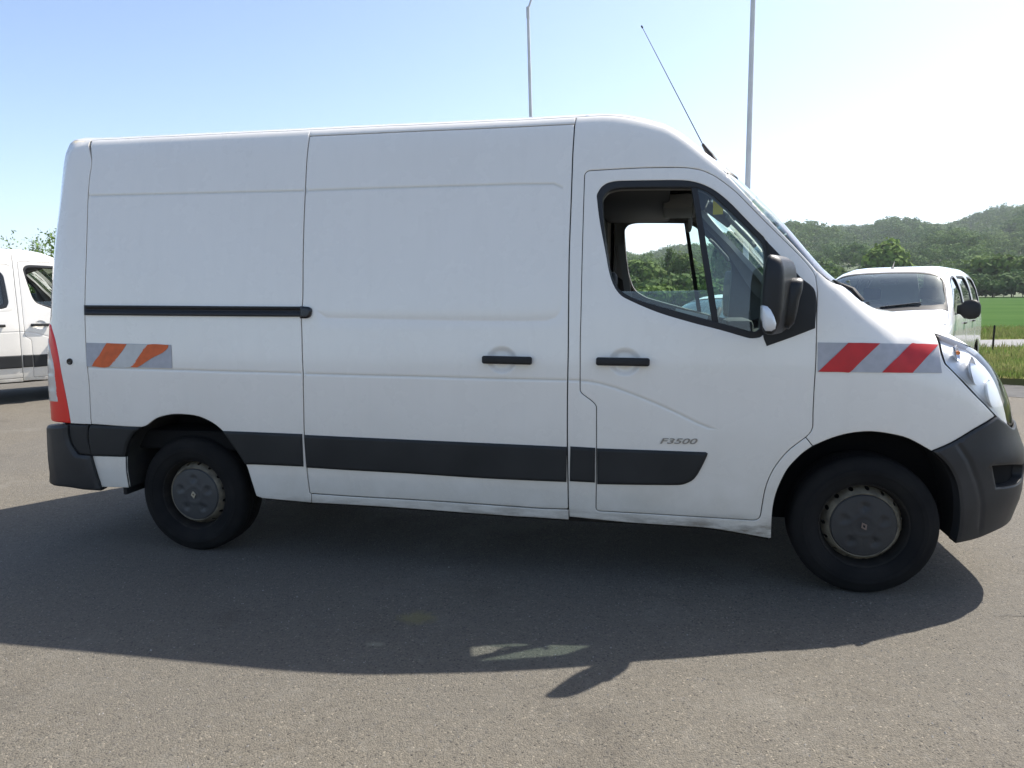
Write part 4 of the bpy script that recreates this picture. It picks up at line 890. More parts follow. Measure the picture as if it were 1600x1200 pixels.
    ring_o = [(2.34, 2.10), (2.80, 2.10), (3.00, 2.03), (3.16, 1.87), (3.36, 1.66), (3.42, 1.50), (3.42, 1.22), (3.16, 1.22), (2.34, 1.34)]
    both('pillar_trim', panel(B, 'side', ring_o, [[(p[0], p[2]) for p in wi]], res=.1, off=-.036, is3d=False, bevel=None, flange=.03, shrink=-.002), M['trim_mid'], door)
    apil = [(2.80, 2.18), (2.98, 2.12), (3.10, 1.99), (3.20, 1.88), (3.46, 1.59), (3.47, 1.40), (3.34, 1.48), (3.14, 1.78), (3.03, 1.92), (2.90, 2.01), (2.80, 2.03)]
    both('windscreen_pillar_trim', panel(B, 'side', apil, res=.1, off=-.045, is3d=False, bevel=None, flange=.04), M['trim_beige'])
    hz = zm(2.14) if low_roof else 2.10
    build('headliner', [boxg((2.29, -.86, hz-.10), (2.74, .86, hz), .02), boxg((2.72, -.84, hz-.03), (2.98, .84, hz-.01), .008)], M['trim_dark'], root)
    if detailed:
        build('overhead_console', [boxg((2.70, -.30, 1.965), (2.90, .30, 2.05), .02), boxg((2.86, -.62, 1.90), (2.885, -.40, 1.99), .01), boxg((2.84, -.12, 1.86), (2.87, .12, 1.93), .012)], M['trim_mid'], root)
        R1 = Matrix.Rotation(math.radians(38), 3, 'Y')
        for y0 in (-.70, .20):
            v = build('sun_visor', [boxg((2.96, y0, 1.985), (3.16, y0+.50, 2.005), .008, rot=R1)], M['trim_beige'], root)
            if y0 < 0: build('visor_label', [boxg((2.955, -.735, 1.88), (3.005, -.730, 1.985), 0)], M['yellow'], v)
    # dashboard
    prof = [(3.12, .80), (3.10, .87), (3.08, 1.02), (3.10, 1.12), (3.18, 1.19), (3.34, 1.23), (3.52, 1.27), (3.66, 1.30), (3.66, .80)]
    rings = [[(x, y, z) for x, z in prof] for y in (-.88, -.3, .3, .88)]
    dash = build('dashboard', [loftg(rings), boxg((3.09, -.16, .98), (3.14, .16, 1.20), .012), boxg((3.10, .28, 1.14), (3.28, .70, 1.31), .04)], M['trim_dark'], root)
    build('dash_top', [boxg((3.2, -.80, 1.245), (3.5, -.35, 1.262), .006), boxg((3.07, -.55, 1.03), (3.10, -.32, 1.10), .01)], M['trim_mid'], dash)
    if detailed:
        build('vent_trim', [tubeg([(3.10, -.62+.055*math.cos(t), 1.10+.055*math.sin(t)) for t in np.linspace(0, 2*math.pi, 17)], .008, 6, False)], M['silver'], dash)
    # steering wheel on the far side
    cx, cy, cz = 2.98, .44, 1.20; V = []
    nn = Vector((-math.cos(math.radians(28)), 0, math.sin(math.radians(28)))).normalized(); a = Vector((0, 1, 0)); b = nn.cross(a)
    ringp = [Vector((cx, cy, cz))+(a*math.cos(t)+b*math.sin(t))*.195 for t in np.linspace(0, 2*math.pi, 33)]
    sw = [tubeg(ringp, .016, 8, False), boxg((cx-.03, cy-.07, cz-.06), (cx+.04, cy+.07, cz+.06), .02), tubeg([(cx, cy, cz), (cx+.25, cy, cz-.14)], .03)]
    for t in (0, math.pi, -math.pi/2*0+math.pi*1.5): sw.append(tubeg([Vector((cx, cy, cz)), Vector((cx, cy, cz))+(a*math.cos(t)+b*math.sin(t))*.19], .016, 6))
    build('steering_wheel', sw, M['trim_dark'], root)
    for y0, y1 in ((-.84, -.32), (-.30, .12), (.24, .76)):
        Rb = Matrix.Rotation(math.radians(-9), 3, 'Y')
        s = build('seat', [boxg((2.42, y0, .80), (2.90, y1, .97), .05, seg=3), boxg((2.30, y0, .95), (2.43, y1, 1.44), .05, rot=Rb, seg=3)], M['seat'], root)
        build('headrest', [boxg((2.29, (y0+y1)/2-.13, 1.46), (2.38, (y0+y1)/2+.13, 1.64), .035, seg=3)], M['seat'], s)
    if detailed:
        for ys, in ((-.90,), (.90,)):
            build('seat_belt', [boxg((2.40, ys-.004, .0), (2.45, ys+.004, .55), .0, rot=Matrix.Rotation(math.radians(-8), 3, 'Y'))], M['trim_mid'], root).location.z = 1.30
        build('pale_strip', [boxg((2.78, .885, 1.30), (3.02, .890, 1.345), 0, rot=Matrix.Rotation(math.radians(14), 3, 'Y'))], M['pale_strip'], root)  # pale flat strip set against the far door
        # B-pillar handle and the belt runner, front grab handle
        for sy in (-1, 1): build('grab_handle', [tubeg([(3.02, sy*.83, 1.86), (3.04, sy*.80, 1.84), (3.14, sy*.82, 1.73), (3.15, sy*.85, 1.71)], .011, 8)], M['trim_beige'], root)
    # -- door mirrors
    mh, ma, ml = [[(p[0], p[2]) for p in CURVES[k]] for k in ('mirror_housing', 'mirror_arm', 'mirror_lamp')]
    def shaped(poly, layers, kx=1.0, sh_=lambda y: 0.0):
        c0 = np.mean(poly, 0); rings = []
        P2 = [tuple(p) for p in poly]; P2 = densify(P2, .02)
        if area(P2) > 0: P2 = P2[::-1]
        for y, s in layers: rings.append([(c0[0]+sh_(y)+(p[0]-c0[0])*s*kx, y, c0[1]+(p[1]-c0[1])*s) for p in P2])
        return loftg(rings)
    lay = [(-1.245-.045*math.sin(t), .72+.28*math.cos(t) if False else math.cos(t)**.55 if t < 1.4 else .38) for t in (1.45, 1.2, .95, .7, .45, .2, 0)]
    lay += [(-1.20, 1.0), (-1.13, .985), (-1.10, .95), (-1.09, .90)]
    lay = [(y, s) for y, s in lay]
    mg = both('door_mirror', shaped(mh, lay, .60, lambda y: float(np.interp(y, [-1.29, -1.25, -1.09], [-.040, -.036, .042]))), M['mirror_plastic'])
    lay2 = [(-1.185, .55), (-1.178, .80), (-1.165, .93), (-1.145, 1.0), (-1.05, 1.0), (-1.03, .97)]
    both('mirror_arm', shaped(ma, lay2, .85, lambda y: float(np.interp(y, [-1.19, -1.03], [-.002, .02]))), M['mirror_plastic'], mg)
    both('turn_lamp', shaped(ml, [(-1.296, .55), (-1.293, .80), (-1.287, .94), (-1.272, 1.0), (-1.24, 1.0)]), M['silver'], mg)
    both('turn_lamp_lens', shaped(ml, [(-1.302, .60), (-1.298, .90), (-1.288, 1.02), (-1.26, 1.04)]), M['lens'], mg)
    mf = boxg((-.004, -.085, -.13), (.004, .085, .13), .002)
    cM, sM = math.cos(math.radians(-38)), math.sin(math.radians(-38))
    mf = ([(3.222+(v[0]*cM-v[1]*sM), -1.175+(v[0]*sM+v[1]*cM), 1.475+v[2]) for v in mf[0]], mf[1], None)
    both('mirror_face', mf, M['chrome'], mg)
    # -- wheels
    for sg in (-1, 1):
        wheel(root, 0.0, sg, .965, False); wheel(root, 3.682, sg, .970, True)
    # wipers
    wz = lambda x, y: float(B.lift('top', np.array([x]), np.array([y]))[0, 2])
    for y0, y1 in ((-.66, -.02), (.10, .74)):
        pts = [(3.70, y0, wz(3.70, y0)+.01), (3.66, y0+.03, wz(3.66, y0+.03)+.045), (3.60, y0+.12, wz(3.60, y0+.12)+.035), (3.56, (y0+y1)/2, wz(3.56, (y0+y1)/2)+.03)]
        w_ = build('wiper', [tubeg(pts, [.014, .012, .009, .006], 8), tubeg([(3.60, y0-.02, wz(3.60, y0-.02)+.018), (3.555, y1, wz(3.555, y1)+.018)], .008, 6)], M['black'], root)
    if detailed:
        ax, ay = 2.925, -.56; az = float(B.lift('top', np.array([ax]), np.array([ay]))[0, 2])+.008
        an = build('aerial', [tubeg([(ax+.035, ay, az-.01), (ax+.02, ay, az+.025), (ax-.02, ay, az+.085)], [.026, .018, .008], 10), tubeg([(ax-.02, ay, az+.085), (2.585, ay, 2.885)], [.0030, .0016], 6)], M['black'], root)
        build('aerial_tip', [tubeg([(2.588, ay, 2.879), (2.582, ay, 2.891)], .0045, 8)], M['gloss_black'], an)
        # markings
        def stick(nm, c, m, off, par, lbl=None, dom='side', rs=.05):
            o = build(nm, [panel(B, dom, c, res=rs, off=off*3.2, bevel=None, flange=0, shrink=0)], m, par)
            return o
        s1 = stick('warning_strip', C['sticker_rear'], M['st_grey'], .0010, rp[0]); s1['label'] = 'faded orange and white torn warning strip'
        for k, m in (('orange1', 'st_orange'), ('orange2', 'st_orange'), ('white_rear', 'st_white')): stick('stripe', C[k], M[m], .0016, rp[0])
        s2 = stick('warning_strip', C['sticker_front'], M['st_grey'], .0010, wg[0], dom='nose'); s2['label'] = 'fresh red and grey slanted warning strip'
        for k in ('red1', 'red2'): stick('stripe', C[k], M['st_red'], .0016, wg[0], dom='nose')
        # raised model badge
        cu = bpy.data.curves.new('badge_text', 'FONT'); cu.body = 'F3500'; cu.size = .040; cu.extrude = .0015; cu.shear = .3; cu.space_character = 1.0
        cu.offset = .0006
        to = bpy.data.objects.new('badge_text', cu); COL.objects.link(to); bpy.context.view_layer.update()
        me = bpy.data.meshes.new_from_object(to.evaluated_get(bpy.context.evaluated_depsgraph_get())); bpy.data.objects.remove(to)
        xs_ = [v.co.x for v in me.vertices]; ys_ = [v.co.y for v in me.vertices]; b0, b1, b2 = C['badge']
        L = b1[0]-b0[0]; hh = .028; kx = L/(max(xs_)-min(xs_)); ky = hh/(max(ys_)-min(ys_)); x0 = min(xs_); y0 = min(ys_)
        for v in me.vertices:
            X = b0[0]+(v.co.x-x0)*kx; Z = b0[2]+(v.co.y-y0)*ky+(X-b0[0])*.012; v.co = Vector((X, -1.0372-v.co.z, Z))
        me.materials.clear(); me.materials.append(M['badge']); me.name = 'badge'
        bo_ = bpy.data.objects.new('badge', me); link(bo_, door[0])
    return root, B

van, VB = make_van('panel_van')
tag(van, 'white high-roof panel van with charcoal side mouldings and red and orange slanted warning strips', 'van')
if not QUICK:
    van2, _ = make_van('crew_van', low_roof=True, crew=True, detailed=False)
    van2.location = (-8.556, 2.907, 0); van2.rotation_euler = (0, 0, 1.1056)
    tag(van2, 'white low-roof crew van with dark mesh-guarded side window, behind the tail of the big van', 'van')
# ------------------------------------------------------------------ ground
def ground_mat():
    m, nt, b = new_mat('worn_asphalt'); N, L = nt.nodes, nt.links
    tc = N.new('ShaderNodeTexCoord'); O = tc.outputs['Object']
    def noise(sc, det=6, ro=.6):
        n = N.new('ShaderNodeTexNoise'); n.inputs['Scale'].default_value = sc; n.inputs['Detail'].default_value = det; n.inputs['Roughness'].default_value = ro; L.new(O, n.inputs['Vector']); return n
    def mr(sock, a, b_, c=0., d=1.):
        n = N.new('ShaderNodeMapRange'); n.inputs[1].default_value = a; n.inputs[2].default_value = b_; n.inputs[3].default_value = c; n.inputs[4].default_value = d; L.new(sock, n.inputs[0]); return n.outputs[0]
    def mix(f, A, B):
        n = N.new('ShaderNodeMix'); n.data_type = 'RGBA'
        if isinstance(f, float): n.inputs['Factor'].default_value = f
        else: L.new(f, n.inputs['Factor'])
        for k, s in (('A', A), ('B', B)):
            if isinstance(s, tuple): n.inputs[k].default_value = (*s, 1)
            else: L.new(s, n.inputs[k])
        return n.outputs['Result']
    def mul(a, b_):
        n = N.new('ShaderNodeMath'); n.operation = 'MULTIPLY'; L.new(a, n.inputs[0])
        if isinstance(b_, float): n.inputs[1].default_value = b_
        else: L.new(b_, n.inputs[1])
        return n.outputs[0]
    v1 = N.new('ShaderNodeTexVoronoi'); v1.inputs['Scale'].default_value = 150; L.new(O, v1.inputs['Vector'])
    v2 = N.new('ShaderNodeTexVoronoi'); v2.inputs['Scale'].default_value = 330; L.new(O, v2.inputs['Vector'])
    sp = N.new('ShaderNodeSeparateColor'); L.new(v1.outputs['Color'], sp.inputs[0])
    sp2 = N.new('ShaderNodeSeparateColor'); L.new(v2.outputs['Color'], sp2.inputs[0])
    big = noise(.55, 5); mid = noise(3.2, 7, .65); fine = noise(28, 4)
    base = mix(mr(big.outputs['Fac'], .35, .65), (0.116, 0.101, 0.078), (0.152, 0.133, 0.103))
    base = mix(mul(mr(mid.outputs['Fac'], .40, .62), .55), base, (0.129, 0.108, 0.081))
    stone = mix(sp.outputs[0], (0.059, 0.053, 0.041), (0.211, 0.186, 0.144))
    c = mix(.55, base, stone)
    st2 = mix(sp2.outputs[0], (0.050, 0.043, 0.033), (0.205, 0.180, 0.138))
    c = mix(.38, c, st2)
    c = mix(mul(mr(sp.outputs[1], .975, .985), .6), c, (0.341, 0.294, 0.220))            # pale chips
    c = mix(mul(mr(sp.outputs[2], .965, .98), .8), c, (0.024, 0.021, 0.017))            # dark chips
    gr = noise(60, 3, .75); c = mix(mul(mr(gr.outputs['Fac'], .52, .70), .55), c, (0.063, 0.058, 0.051)); gr2 = noise(46, 4, .8); c = mix(mul(mr(gr2.outputs['Fac'], .56, .72), .45), c, (0.248, 0.228, 0.193))
    mo = noise(15, 6, .85); c = mix(mul(mr(mo.outputs['Fac'], .50, .72), .5), c, (0.069, 0.065, 0.059)); mo2 = noise(19, 6, .85); c = mix(mul(mr(mo2.outputs['Fac'], .54, .74), .45), c, (0.246, 0.235, 0.211))
    wr = noise(.28, 4, .55); c = mix(mul(mr(wr.outputs['Fac'], .45, .60), .35), c, (0.098, 0.093, 0.084)); pl = noise(.9, 8, .75); c = mix(mul(mr(pl.outputs['Fac'], .55, .70), .40), c, (0.202, 0.187, 0.158))
    dk = noise(1.5, 9, .7); c = mix(mul(mr(dk.outputs['Fac'], .56, .74), .45), c, (0.050, 0.043, 0.034))
    # patch of dried moss and two paint drips
    def spot(x, y, rx, ry):
        mp = N.new('ShaderNodeMapping'); mp.inputs['Location'].default_value = (-x/rx, -y/ry, 0); mp.inputs['Scale'].default_value = (1/rx, 1/ry, 0); L.new(O, mp.inputs[0])
        le = N.new('ShaderNodeVectorMath'); le.operation = 'LENGTH'; L.new(mp.outputs[0], le.inputs[0])
        a = N.new('ShaderNodeMath'); a.operation = 'MULTIPLY_ADD'; L.new(mid.outputs['Fac'], a.inputs[0]); a.inputs[1].default_value = 1.6; 
        fa = N.new('ShaderNodeMath'); fa.operation = 'MULTIPLY_ADD'; L.new(fine.outputs['Fac'], fa.inputs[0]); fa.inputs[1].default_value = 1.1; fa.inputs[2].default_value = -1.3
        L.new(fa.outputs[0], a.inputs[2]); s = N.new('ShaderNodeMath'); s.operation = 'ADD'; L.new(le.outputs['Value'], s.inputs[0]); L.new(a.outputs[0], s.inputs[1])
        return mr(s.outputs[0], .45, 1.05, 1., 0.)
    c = mix(mul(spot(1.62, -1.60, .12, .09), .32), c, (0.255, 0.221, 0.066))
    c = mix(mul(spot(1.52, -1.885, .045, .025), .4), c, (0.297, 0.281, 0.210))
    L.new(c, b.inputs['Base Color']); b.inputs['Roughness'].default_value = 0.88; b.inputs['Specular IOR Level'].default_value = 0.3
    h = N.new('ShaderNodeMath'); h.operation = 'MULTIPLY_ADD'; L.new(v1.outputs['Distance'], h.inputs[0]); h.inputs[1].default_value = -1.0
    h2 = N.new('ShaderNodeMath'); h2.operation = 'MULTIPLY_ADD'; L.new(v2.outputs['Distance'], h2.inputs[0]); h2.inputs[1].default_value = -.5; L.new(mr(mid.outputs['Fac'], .3, .7, 0, .5), h2.inputs[2]); L.new(h2.outputs[0], h.inputs[2])
    bp = N.new('ShaderNodeBump'); bp.inputs['Strength'].default_value = .9; bp.inputs['Distance'].default_value = .004; L.new(h.outputs[0], bp.inputs['Height']); L.new(bp.outputs[0], b.inputs['Normal'])
    return m
M['asphalt'] = ground_mat()
M['road'] = mat('road_asphalt', (0.20, 0.195, 0.19), .9, bump=.4, bscale=60, var=.2, vscale=2)
M['dark_ground'] = mat('near_black_ground', (0.022, 0.022, 0.023), .85, bump=.5, bscale=80, col2=(0.05, .048, .045), vscale=5)
M['crop'] = mat('green_crop', (0.042, 0.086, 0.026), 1.0, bump=.8, bscale=6, col2=(0.062, 0.108, 0.036), vscale=.12, spec=.0)
M['verge'] = mat('verge_grass', (0.085, 0.125, 0.035), .95, bump=.8, bscale=20, col2=(0.15, 0.14, 0.06), vscale=.7, spec=.0)
M['stone'] = mat('loose_stone', (0.30, 0.28, 0.25), .85, col2=(0.10, 0.095, 0.09), vscale=3)

def sheet(name, pts, z, m):
    me = bpy.data.meshes.new(name); me.from_pydata([(x, y, z) for x, y in pts], [], [tuple(range(len(pts)))]); me.materials.append(m); me.update()
    o = bpy.data.objects.new(name, me); link(o); o['kind'] = 'structure'; return o
R2 = np.array([.978, .209]); F2 = np.array([-.209, .978]); C2 = CAM[:2]
sheet('ground', [(-3000, -3000), (3000, -3000), (3000, 3000), (-3000, 3000)], -.012, M['verge'])
def band(d0, d1, a=-400, b=400):
    return [tuple(C2+F2*d+R2*s) for d, s in ((d0, a), (d0, b), (d1, b), (d1, a))]
sheet('road', band(18.9, 21.6), -.004, M['road'])
sheet('crop_field', band(27.5, 139, -600, 900), -.008, M['crop'])
B0 = np.array([8.05, 7.85]); Bd = np.array([-.875, .484])
lot = [(-45, -60), (45, -60), tuple(B0-Bd*45), tuple(B0), tuple(B0+Bd*9), (-2, 16.5), (-45, 17.5)]
sheet('car_park', lot, 0.0, M['asphalt'])
# near-black band laid along the lot edge
nb = np.array([-.484, -.875])
sheet('edge_band', [tuple(B0-Bd*20), tuple(B0+Bd*7), tuple(B0+Bd*7+nb*.55), tuple(B0+nb*1.5), tuple(B0-Bd*20+nb*2.4)], .004, M['dark_ground'])
# soil bank on which the verge grass grows
V, F = [], []; bn = -nb
for i, s in enumerate(np.linspace(-22, 7, 60)):
    w = .03*math.sin(i*1.7)+.02*math.sin(i*.6)
    for d, z in ((-.02+w, -.01), (.03+w, .10), (.25, .13), (1.0, .10), (3.2, -.03)):
        p = B0-Bd*s*-1+bn*d; V.append((p[0], p[1], z+.012*math.sin(i*2.3+d*7)))
for i in range(59):
    for j in range(4): F.append((i*5+j, i*5+j+1, (i+1)*5+j+1, (i+1)*5+j))
o = build('verge_bank', [(V, F, None)], M['verge']); o['kind'] = 'structure'
# grass of the verge: real blades
def blades(name, n, area_fn, hmin, hmax, m, wid=.012):
    V, F = [], []
    for _ in range(n):
        x, y, z, s = area_fn(); a = random.uniform(0, math.pi); h = random.uniform(hmin, hmax)*s; dx, dy = math.cos(a)*wid*.5, math.sin(a)*wid*.5
        lx, ly = random.gauss(0, .25)*h, random.gauss(0, .25)*h; k = len(V)
        V += [(x-dx, y-dy, z), (x+dx, y+dy, z), (x+dx*.7+lx*.4, y+dy*.7+ly*.4, z+h*.6), (x-dx*.7+lx*.4, y-dy*.7+ly*.4, z+h*.6), (x+lx, y+ly, z+h)]
        F += [(k, k+1, k+2, k+3), (k+3, k+2, k+4)]
    o = build(name, [(V, F, None)], m, smooth=False); return tag(o, kind='stuff')
def bank():
    s = random.uniform(-6, 3.5); d = abs(random.gauss(0, 1.1))+.02
    if random.random() < .5: d = random.uniform(0, 6)
    p = B0-Bd*-s+bn*d; return p[0], p[1], .10 if d < 1 else .0, 1.0
def leaf_mat(name, c1, c2, vs_, tr_=.22):
    m, nt, b = new_mat(name); N, L = nt.nodes, nt.links
    tc = N.new('ShaderNodeTexCoord'); n = N.new('ShaderNodeTexNoise'); n.inputs['Scale'].default_value = vs_; n.inputs['Detail'].default_value = 6; n.inputs['Roughness'].default_value = .7
    L.new(tc.outputs['Object'], n.inputs['Vector']); mr = N.new('ShaderNodeMapRange'); mr.inputs[1].default_value = .36; mr.inputs[2].default_value = .64; L.new(n.outputs['Fac'], mr.inputs[0])
    mx = N.new('ShaderNodeMix'); mx.data_type = 'RGBA'; mx.inputs['A'].default_value = (*c1, 1); mx.inputs['B'].default_value = (*c2, 1); L.new(mr.outputs[0], mx.inputs['Factor']); L.new(mx.outputs['Result'], b.inputs['Base Color'])
    b.inputs['Roughness'].default_value = .8; b.inputs['Specular IOR Level'].default_value = .08
    tr = N.new('ShaderNodeBsdfTranslucent'); L.new(mx.outputs['Result'], tr.inputs[0]); ms = N.new('ShaderNodeMixShader'); ms.inputs[0].default_value = tr_
    out = [q for q in N if q.type == 'OUTPUT_MATERIAL'][0]; L.new(b.outputs[0], ms.inputs[1]); L.new(tr.outputs[0], ms.inputs[2]); L.new(ms.outputs[0], out.inputs[0])
    return m
M['blade'] = leaf_mat('grass_blade', (0.10, 0.18, 0.035), (0.22, 0.20, 0.09), .9, .45)
if not QUICK:
    o = blades('grass', 30000, bank, .04, .15, M['blade'], .014)
    tag(o, 'rough yellow green grass growing on the verge beyond the car park', 'grass')
    def roadside():
        d = random.uniform(21.8, 27.5) if random.random() < .7 else random.uniform(15, 18.6); s = random.uniform(6, 22)
        p = C2+F2*d+R2*s; return p[0], p[1], -.01, 1.0
    o = blades('tall_grass', 24000, roadside, .05, .22, M['blade'], .022)
    tag(o, 'dry tall grass along both sides of the narrow road', 'grass')
    # loose chips on the asphalt
    V, F = [], []
    for _ in range(2600):
        d = random.uniform(1.9, 7); s = random.uniform(-.75, .75)*d
        fx, fy = math.sin(YAW), math.cos(YAW); x = CAM[0]+fx*d+fy*s; y = CAM[1]+fy*d-fx*s
        r = random.uniform(.0015, .0042)*(1.5 if random.random() < .08 else 1); k = len(V); a0 = random.uniform(0, 6)
        for j in range(4): V.append((x+r*math.cos(a0+j*1.57)*random.uniform(.7, 1.3), y+r*math.sin(a0+j*1.57)*random.uniform(.7, 1.3), .0))
        V.append((x, y, r*random.uniform(.7, 1.3))); F += [(k, k+1, k+4), (k+1, k+2, k+4), (k+2, k+3, k+4), (k+3, k, k+4)]
    o = build('gravel', [(V, F, None)], M['stone'], smooth=False); tag(o, 'loose stone chips scattered over the worn asphalt', 'gravel', kind='stuff')
    # cracks
    V, F = [], []
    for x0, y0, ang, ln in ((4.20, -1.12, .12, .8), (4.5, -1.03, -.45, .3)):
        x, y = x0, y0; k0 = len(V); n = int(ln/.02)
        for i in range(n):
            w = .0022*math.sin(math.pi*(i+.5)/n)+.0008; a = ang+random.gauss(0, .5)
            V += [(x-w*math.sin(ang), y+w*math.cos(ang), .0045), (x+w*math.sin(ang), y-w*math.cos(ang), .0045)]; x += .02*math.cos(a); y += .02*math.sin(a)
        for i in range(n-1): F.append((k0+2*i, k0+2*i+1, k0+2*i+3, k0+2*i+2))
    o = build('surface_cracks', [(V, F, None)], M['dark_ground'], smooth=False); o['kind'] = 'structure'

# ------------------------------------------------------------------ smaller cars of the row behind
def make_car(name, hatch=False):
    root = empty(name)
    k = 0.82 if hatch else 1.0
    tx = [-.8, -.5, 0, .8, 1.5, 1.85, 2.1, 2.35, 2.6, 2.8, 3.0, 3.2, 3.4, 3.6]
    tt = [1.70, 1.78, 1.82, 1.82, 1.80, 1.76, 1.66, 1.47, 1.27, 1.15, 1.10, 1.06, .99, .86]
    wz = [.15, .3, .55, .85, 1.05, 1.35, 1.65, 1.8]; ww = [.80, .845, .87, .875, .865, .815, .745, .70]
    nz = [.2, .4, .6, .8, .95, 1.1, 1.3]; nn = [3.60, 3.66, 3.66, 3.62, 3.55, 3.40, 3.1]
    bz = [.2, .5, .9, 1.3, 1.7, 1.9]; bb = [-.72, -.76, -.75, -.70, -.62, -.6]
    zt = [z if z < 1.0 else 1.0+(z-1.0)*(.58 if hatch else 1) for z in tt]
    wzz = [z if z < 1.0 else 1.0+(z-1.0)*(.58 if hatch else 1) for z in wz]
    Bc = Body(tx, wzz, nz, bz, zt, ww, nn, bb, 6.5, 4.5, 2.6, 4.0, XS=2.7, XR=-.4, Z0=.9 if not hatch else .85, XB=2.0, QN=2.4, QR=0.1, zb=1.3)
    f = (lambda z: z if z < 1.0 else 1.0+(z-1.0)*.58) if hatch else (lambda z: z)
    P = M['paint_clean']
    T = lambda x, y: float(Bc.lift('top', np.array([float(x)]), np.array([float(y)]))[0, 2])
    def tz(l): return [(x, y, T(x, y)) for x, y in l]
    S = lambda l: [(x, -1.0, f(z)) for x, z in l]
    def both(name, g, m, parent=root):
        return tuple(build(name, [g], m, parent[int(i)] if isinstance(parent, tuple) else parent, mirror=i) for i in (False, True))
    # roof line where roof meets side
    def ysh(x):
        ys = np.linspace(.2, .9, 160); p = Bc.lift('top', np.full(160, x), -ys)[:, 2]; sl = -(p[1:]-p[:-1])/(ys[1:]-ys[:-1]); kx = np.where(sl > .9)[0]
        y = ys[kx[0]] if len(kx) else .88; return -float(y), float(p[kx[0]] if len(kx) else p[-1])
    sh = [(x,)+ysh(x) for x in np.linspace(-.5, 2.6, 32)]
    zsh = lambda x: float(np.interp(x, [p[0] for p in sh], [p[2] for p in sh])); yy = lambda x: float(np.interp(x, [p[0] for p in sh], [p[1] for p in sh]))
    tp = lambda a, b: [p for p in sh if a < p[0] < b]
    pt = lambda x: (x, yy(x), zsh(x))
    def arc(cx, r, a0, a1, n=9, cz=.31): return [(cx+r*math.cos(t), -.87, cz+r*math.sin(t)) for t in np.linspace(a0, a1, n)]
    WB = 2.70
    wf = S([(1.40, 1.18), (1.42, 1.60), (1.50, 1.66), (1.90, 1.60), (2.12, 1.44), (2.38, 1.20), (2.36, 1.13), (1.50, 1.14)])
    wr = S([(.42, 1.18), (.42, 1.60), (.50, 1.66), (1.24, 1.66), (1.30, 1.60), (1.30, 1.18), (1.25, 1.14), (.48, 1.14)])
    wq = S([(-.42, 1.22), (-.38, 1.58), (-.30, 1.64), (.20, 1.66), (.28, 1.60), (.28, 1.20), (.22, 1.16), (-.38, 1.17)])
    rdo = S([(.36, .30), (1.34, .30)])+[pt(1.34)]+tp(.38, 1.30)[::-1]+[pt(.36)]
    rdo = [(.36, -1, .42), (.36, -1, .30), (1.34, -1, .30), pt(1.34)]+tp(.40, 1.30)[::-1]+[pt(.36)]
    fdo = [(1.34, -1, .30), (2.26, -1, .30), (2.32, -1, .6), (2.46, -1, .80), (2.55, -1, f(1.10)), (2.40, -1, f(1.22))]
    edge = [(2.56, -.80), (2.42, -.765), (2.26, -.725), (2.13, -.69), (2.06, -.67)]
    edge3 = tz(edge)
    fdo = fdo[:5]+[edge3[0]]+edge3[1:]+tp(1.36, 2.02)[::-1]+[pt(1.34)]
    qua = [(-.40, -.9, .62)]+[(x, y, z) for x, y, z in arc(0, .37, math.pi*.86, math.pi*.02)]+[(.36, -1, .30)]+[pt(.36)]+tp(-.36, .33)[::-1]+[pt(-.40)]
    dr = both('rear_side_panel', panel(Bc, 'side', qua, [wq], res=.12), P)
    d1 = both('rear_door', panel(Bc, 'side', rdo, [wr], res=.12), P); d2 = both('front_door', panel(Bc, 'side', fdo, [wf], res=.12), P)
    for w, par in ((wq, dr), (wr, d1), (wf, d2)):
        both('window_pane', panel(Bc, 'side', w, res=.2, off=-.012, bevel=None, flange=0, shrink=-.01), M['glass_dark'], par)
        ring = inset([(p[0], p[2]) for p in (w if area([(q[0], q[2]) for q in w]) > 0 else w[::-1])], .022)
        both('window_frame', panel(Bc, 'side', [(p[0], p[2]) for p in (w if area([(q[0], q[2]) for q in w]) > 0 else w[::-1])], [ring], res=.2, off=-.004, is3d=False, bevel=None, shrink=0, flange=.02), M['black'], par)
    for x, par in ((.52, d1), (1.46, d2)):
        both('door_handle', boxg((x, -.895, .985*(.97 if hatch else 1)), (x+.17, -.872, 1.01*(.97 if hatch else 1)), .006), M['plastic'], par)
    # wings, bonnet, screen, roof
    wing = [(2.26, -.87, .30)]+arc(WB, .36, math.pi*.98, math.pi*.06, 9)+[(3.12, -.85, .36)]
    on = lambda ph, z: tuple(Bc.lift('nose', np.array([-ph*1.2]), np.array([z]))[0])
    h0, h1, h2, h3 = on(.86, f(.98)), on(.88, .80), on(.62, .70), on(.50, .72)
    btop = tz([(2.66, -.825), (2.80, -.815), (2.95, -.78)])
    wing = wing+[on(.92, .58), h2, h1, h0, btop[2], btop[1], btop[0], edge3[0], (2.55, -.865, f(1.10)), (2.46, -.87, .80), (2.32, -.87, .6)]
    both('front_wing', panel(Bc, 'nose', wing, res=.1), P)
    bf = [h0, on(.62, f(.92)), on(.40, f(.90)), on(.18, f(.90))]
    both('headlamp', panel(Bc, 'nose', [h1, h2, h3, on(.45, .78), on(.60, f(.92)), h0], res=.05, off=-.03, bevel=None, flange=0), M['silver'])
    both('lamp_lens', panel(Bc, 'nose', [h1, h2, h3, on(.45, .78), on(.60, f(.92)), h0], res=.05, off=.003, flange=.01), M['lens'])
    symm = lambda c: list(c)+[(p[0], -p[1], p[2]) for p in reversed(c)]
    sc_low = tz([(2.65, -.62), (2.71, -.30), (2.73, -.06)])
    bonb = [edge3[0], btop[0]]
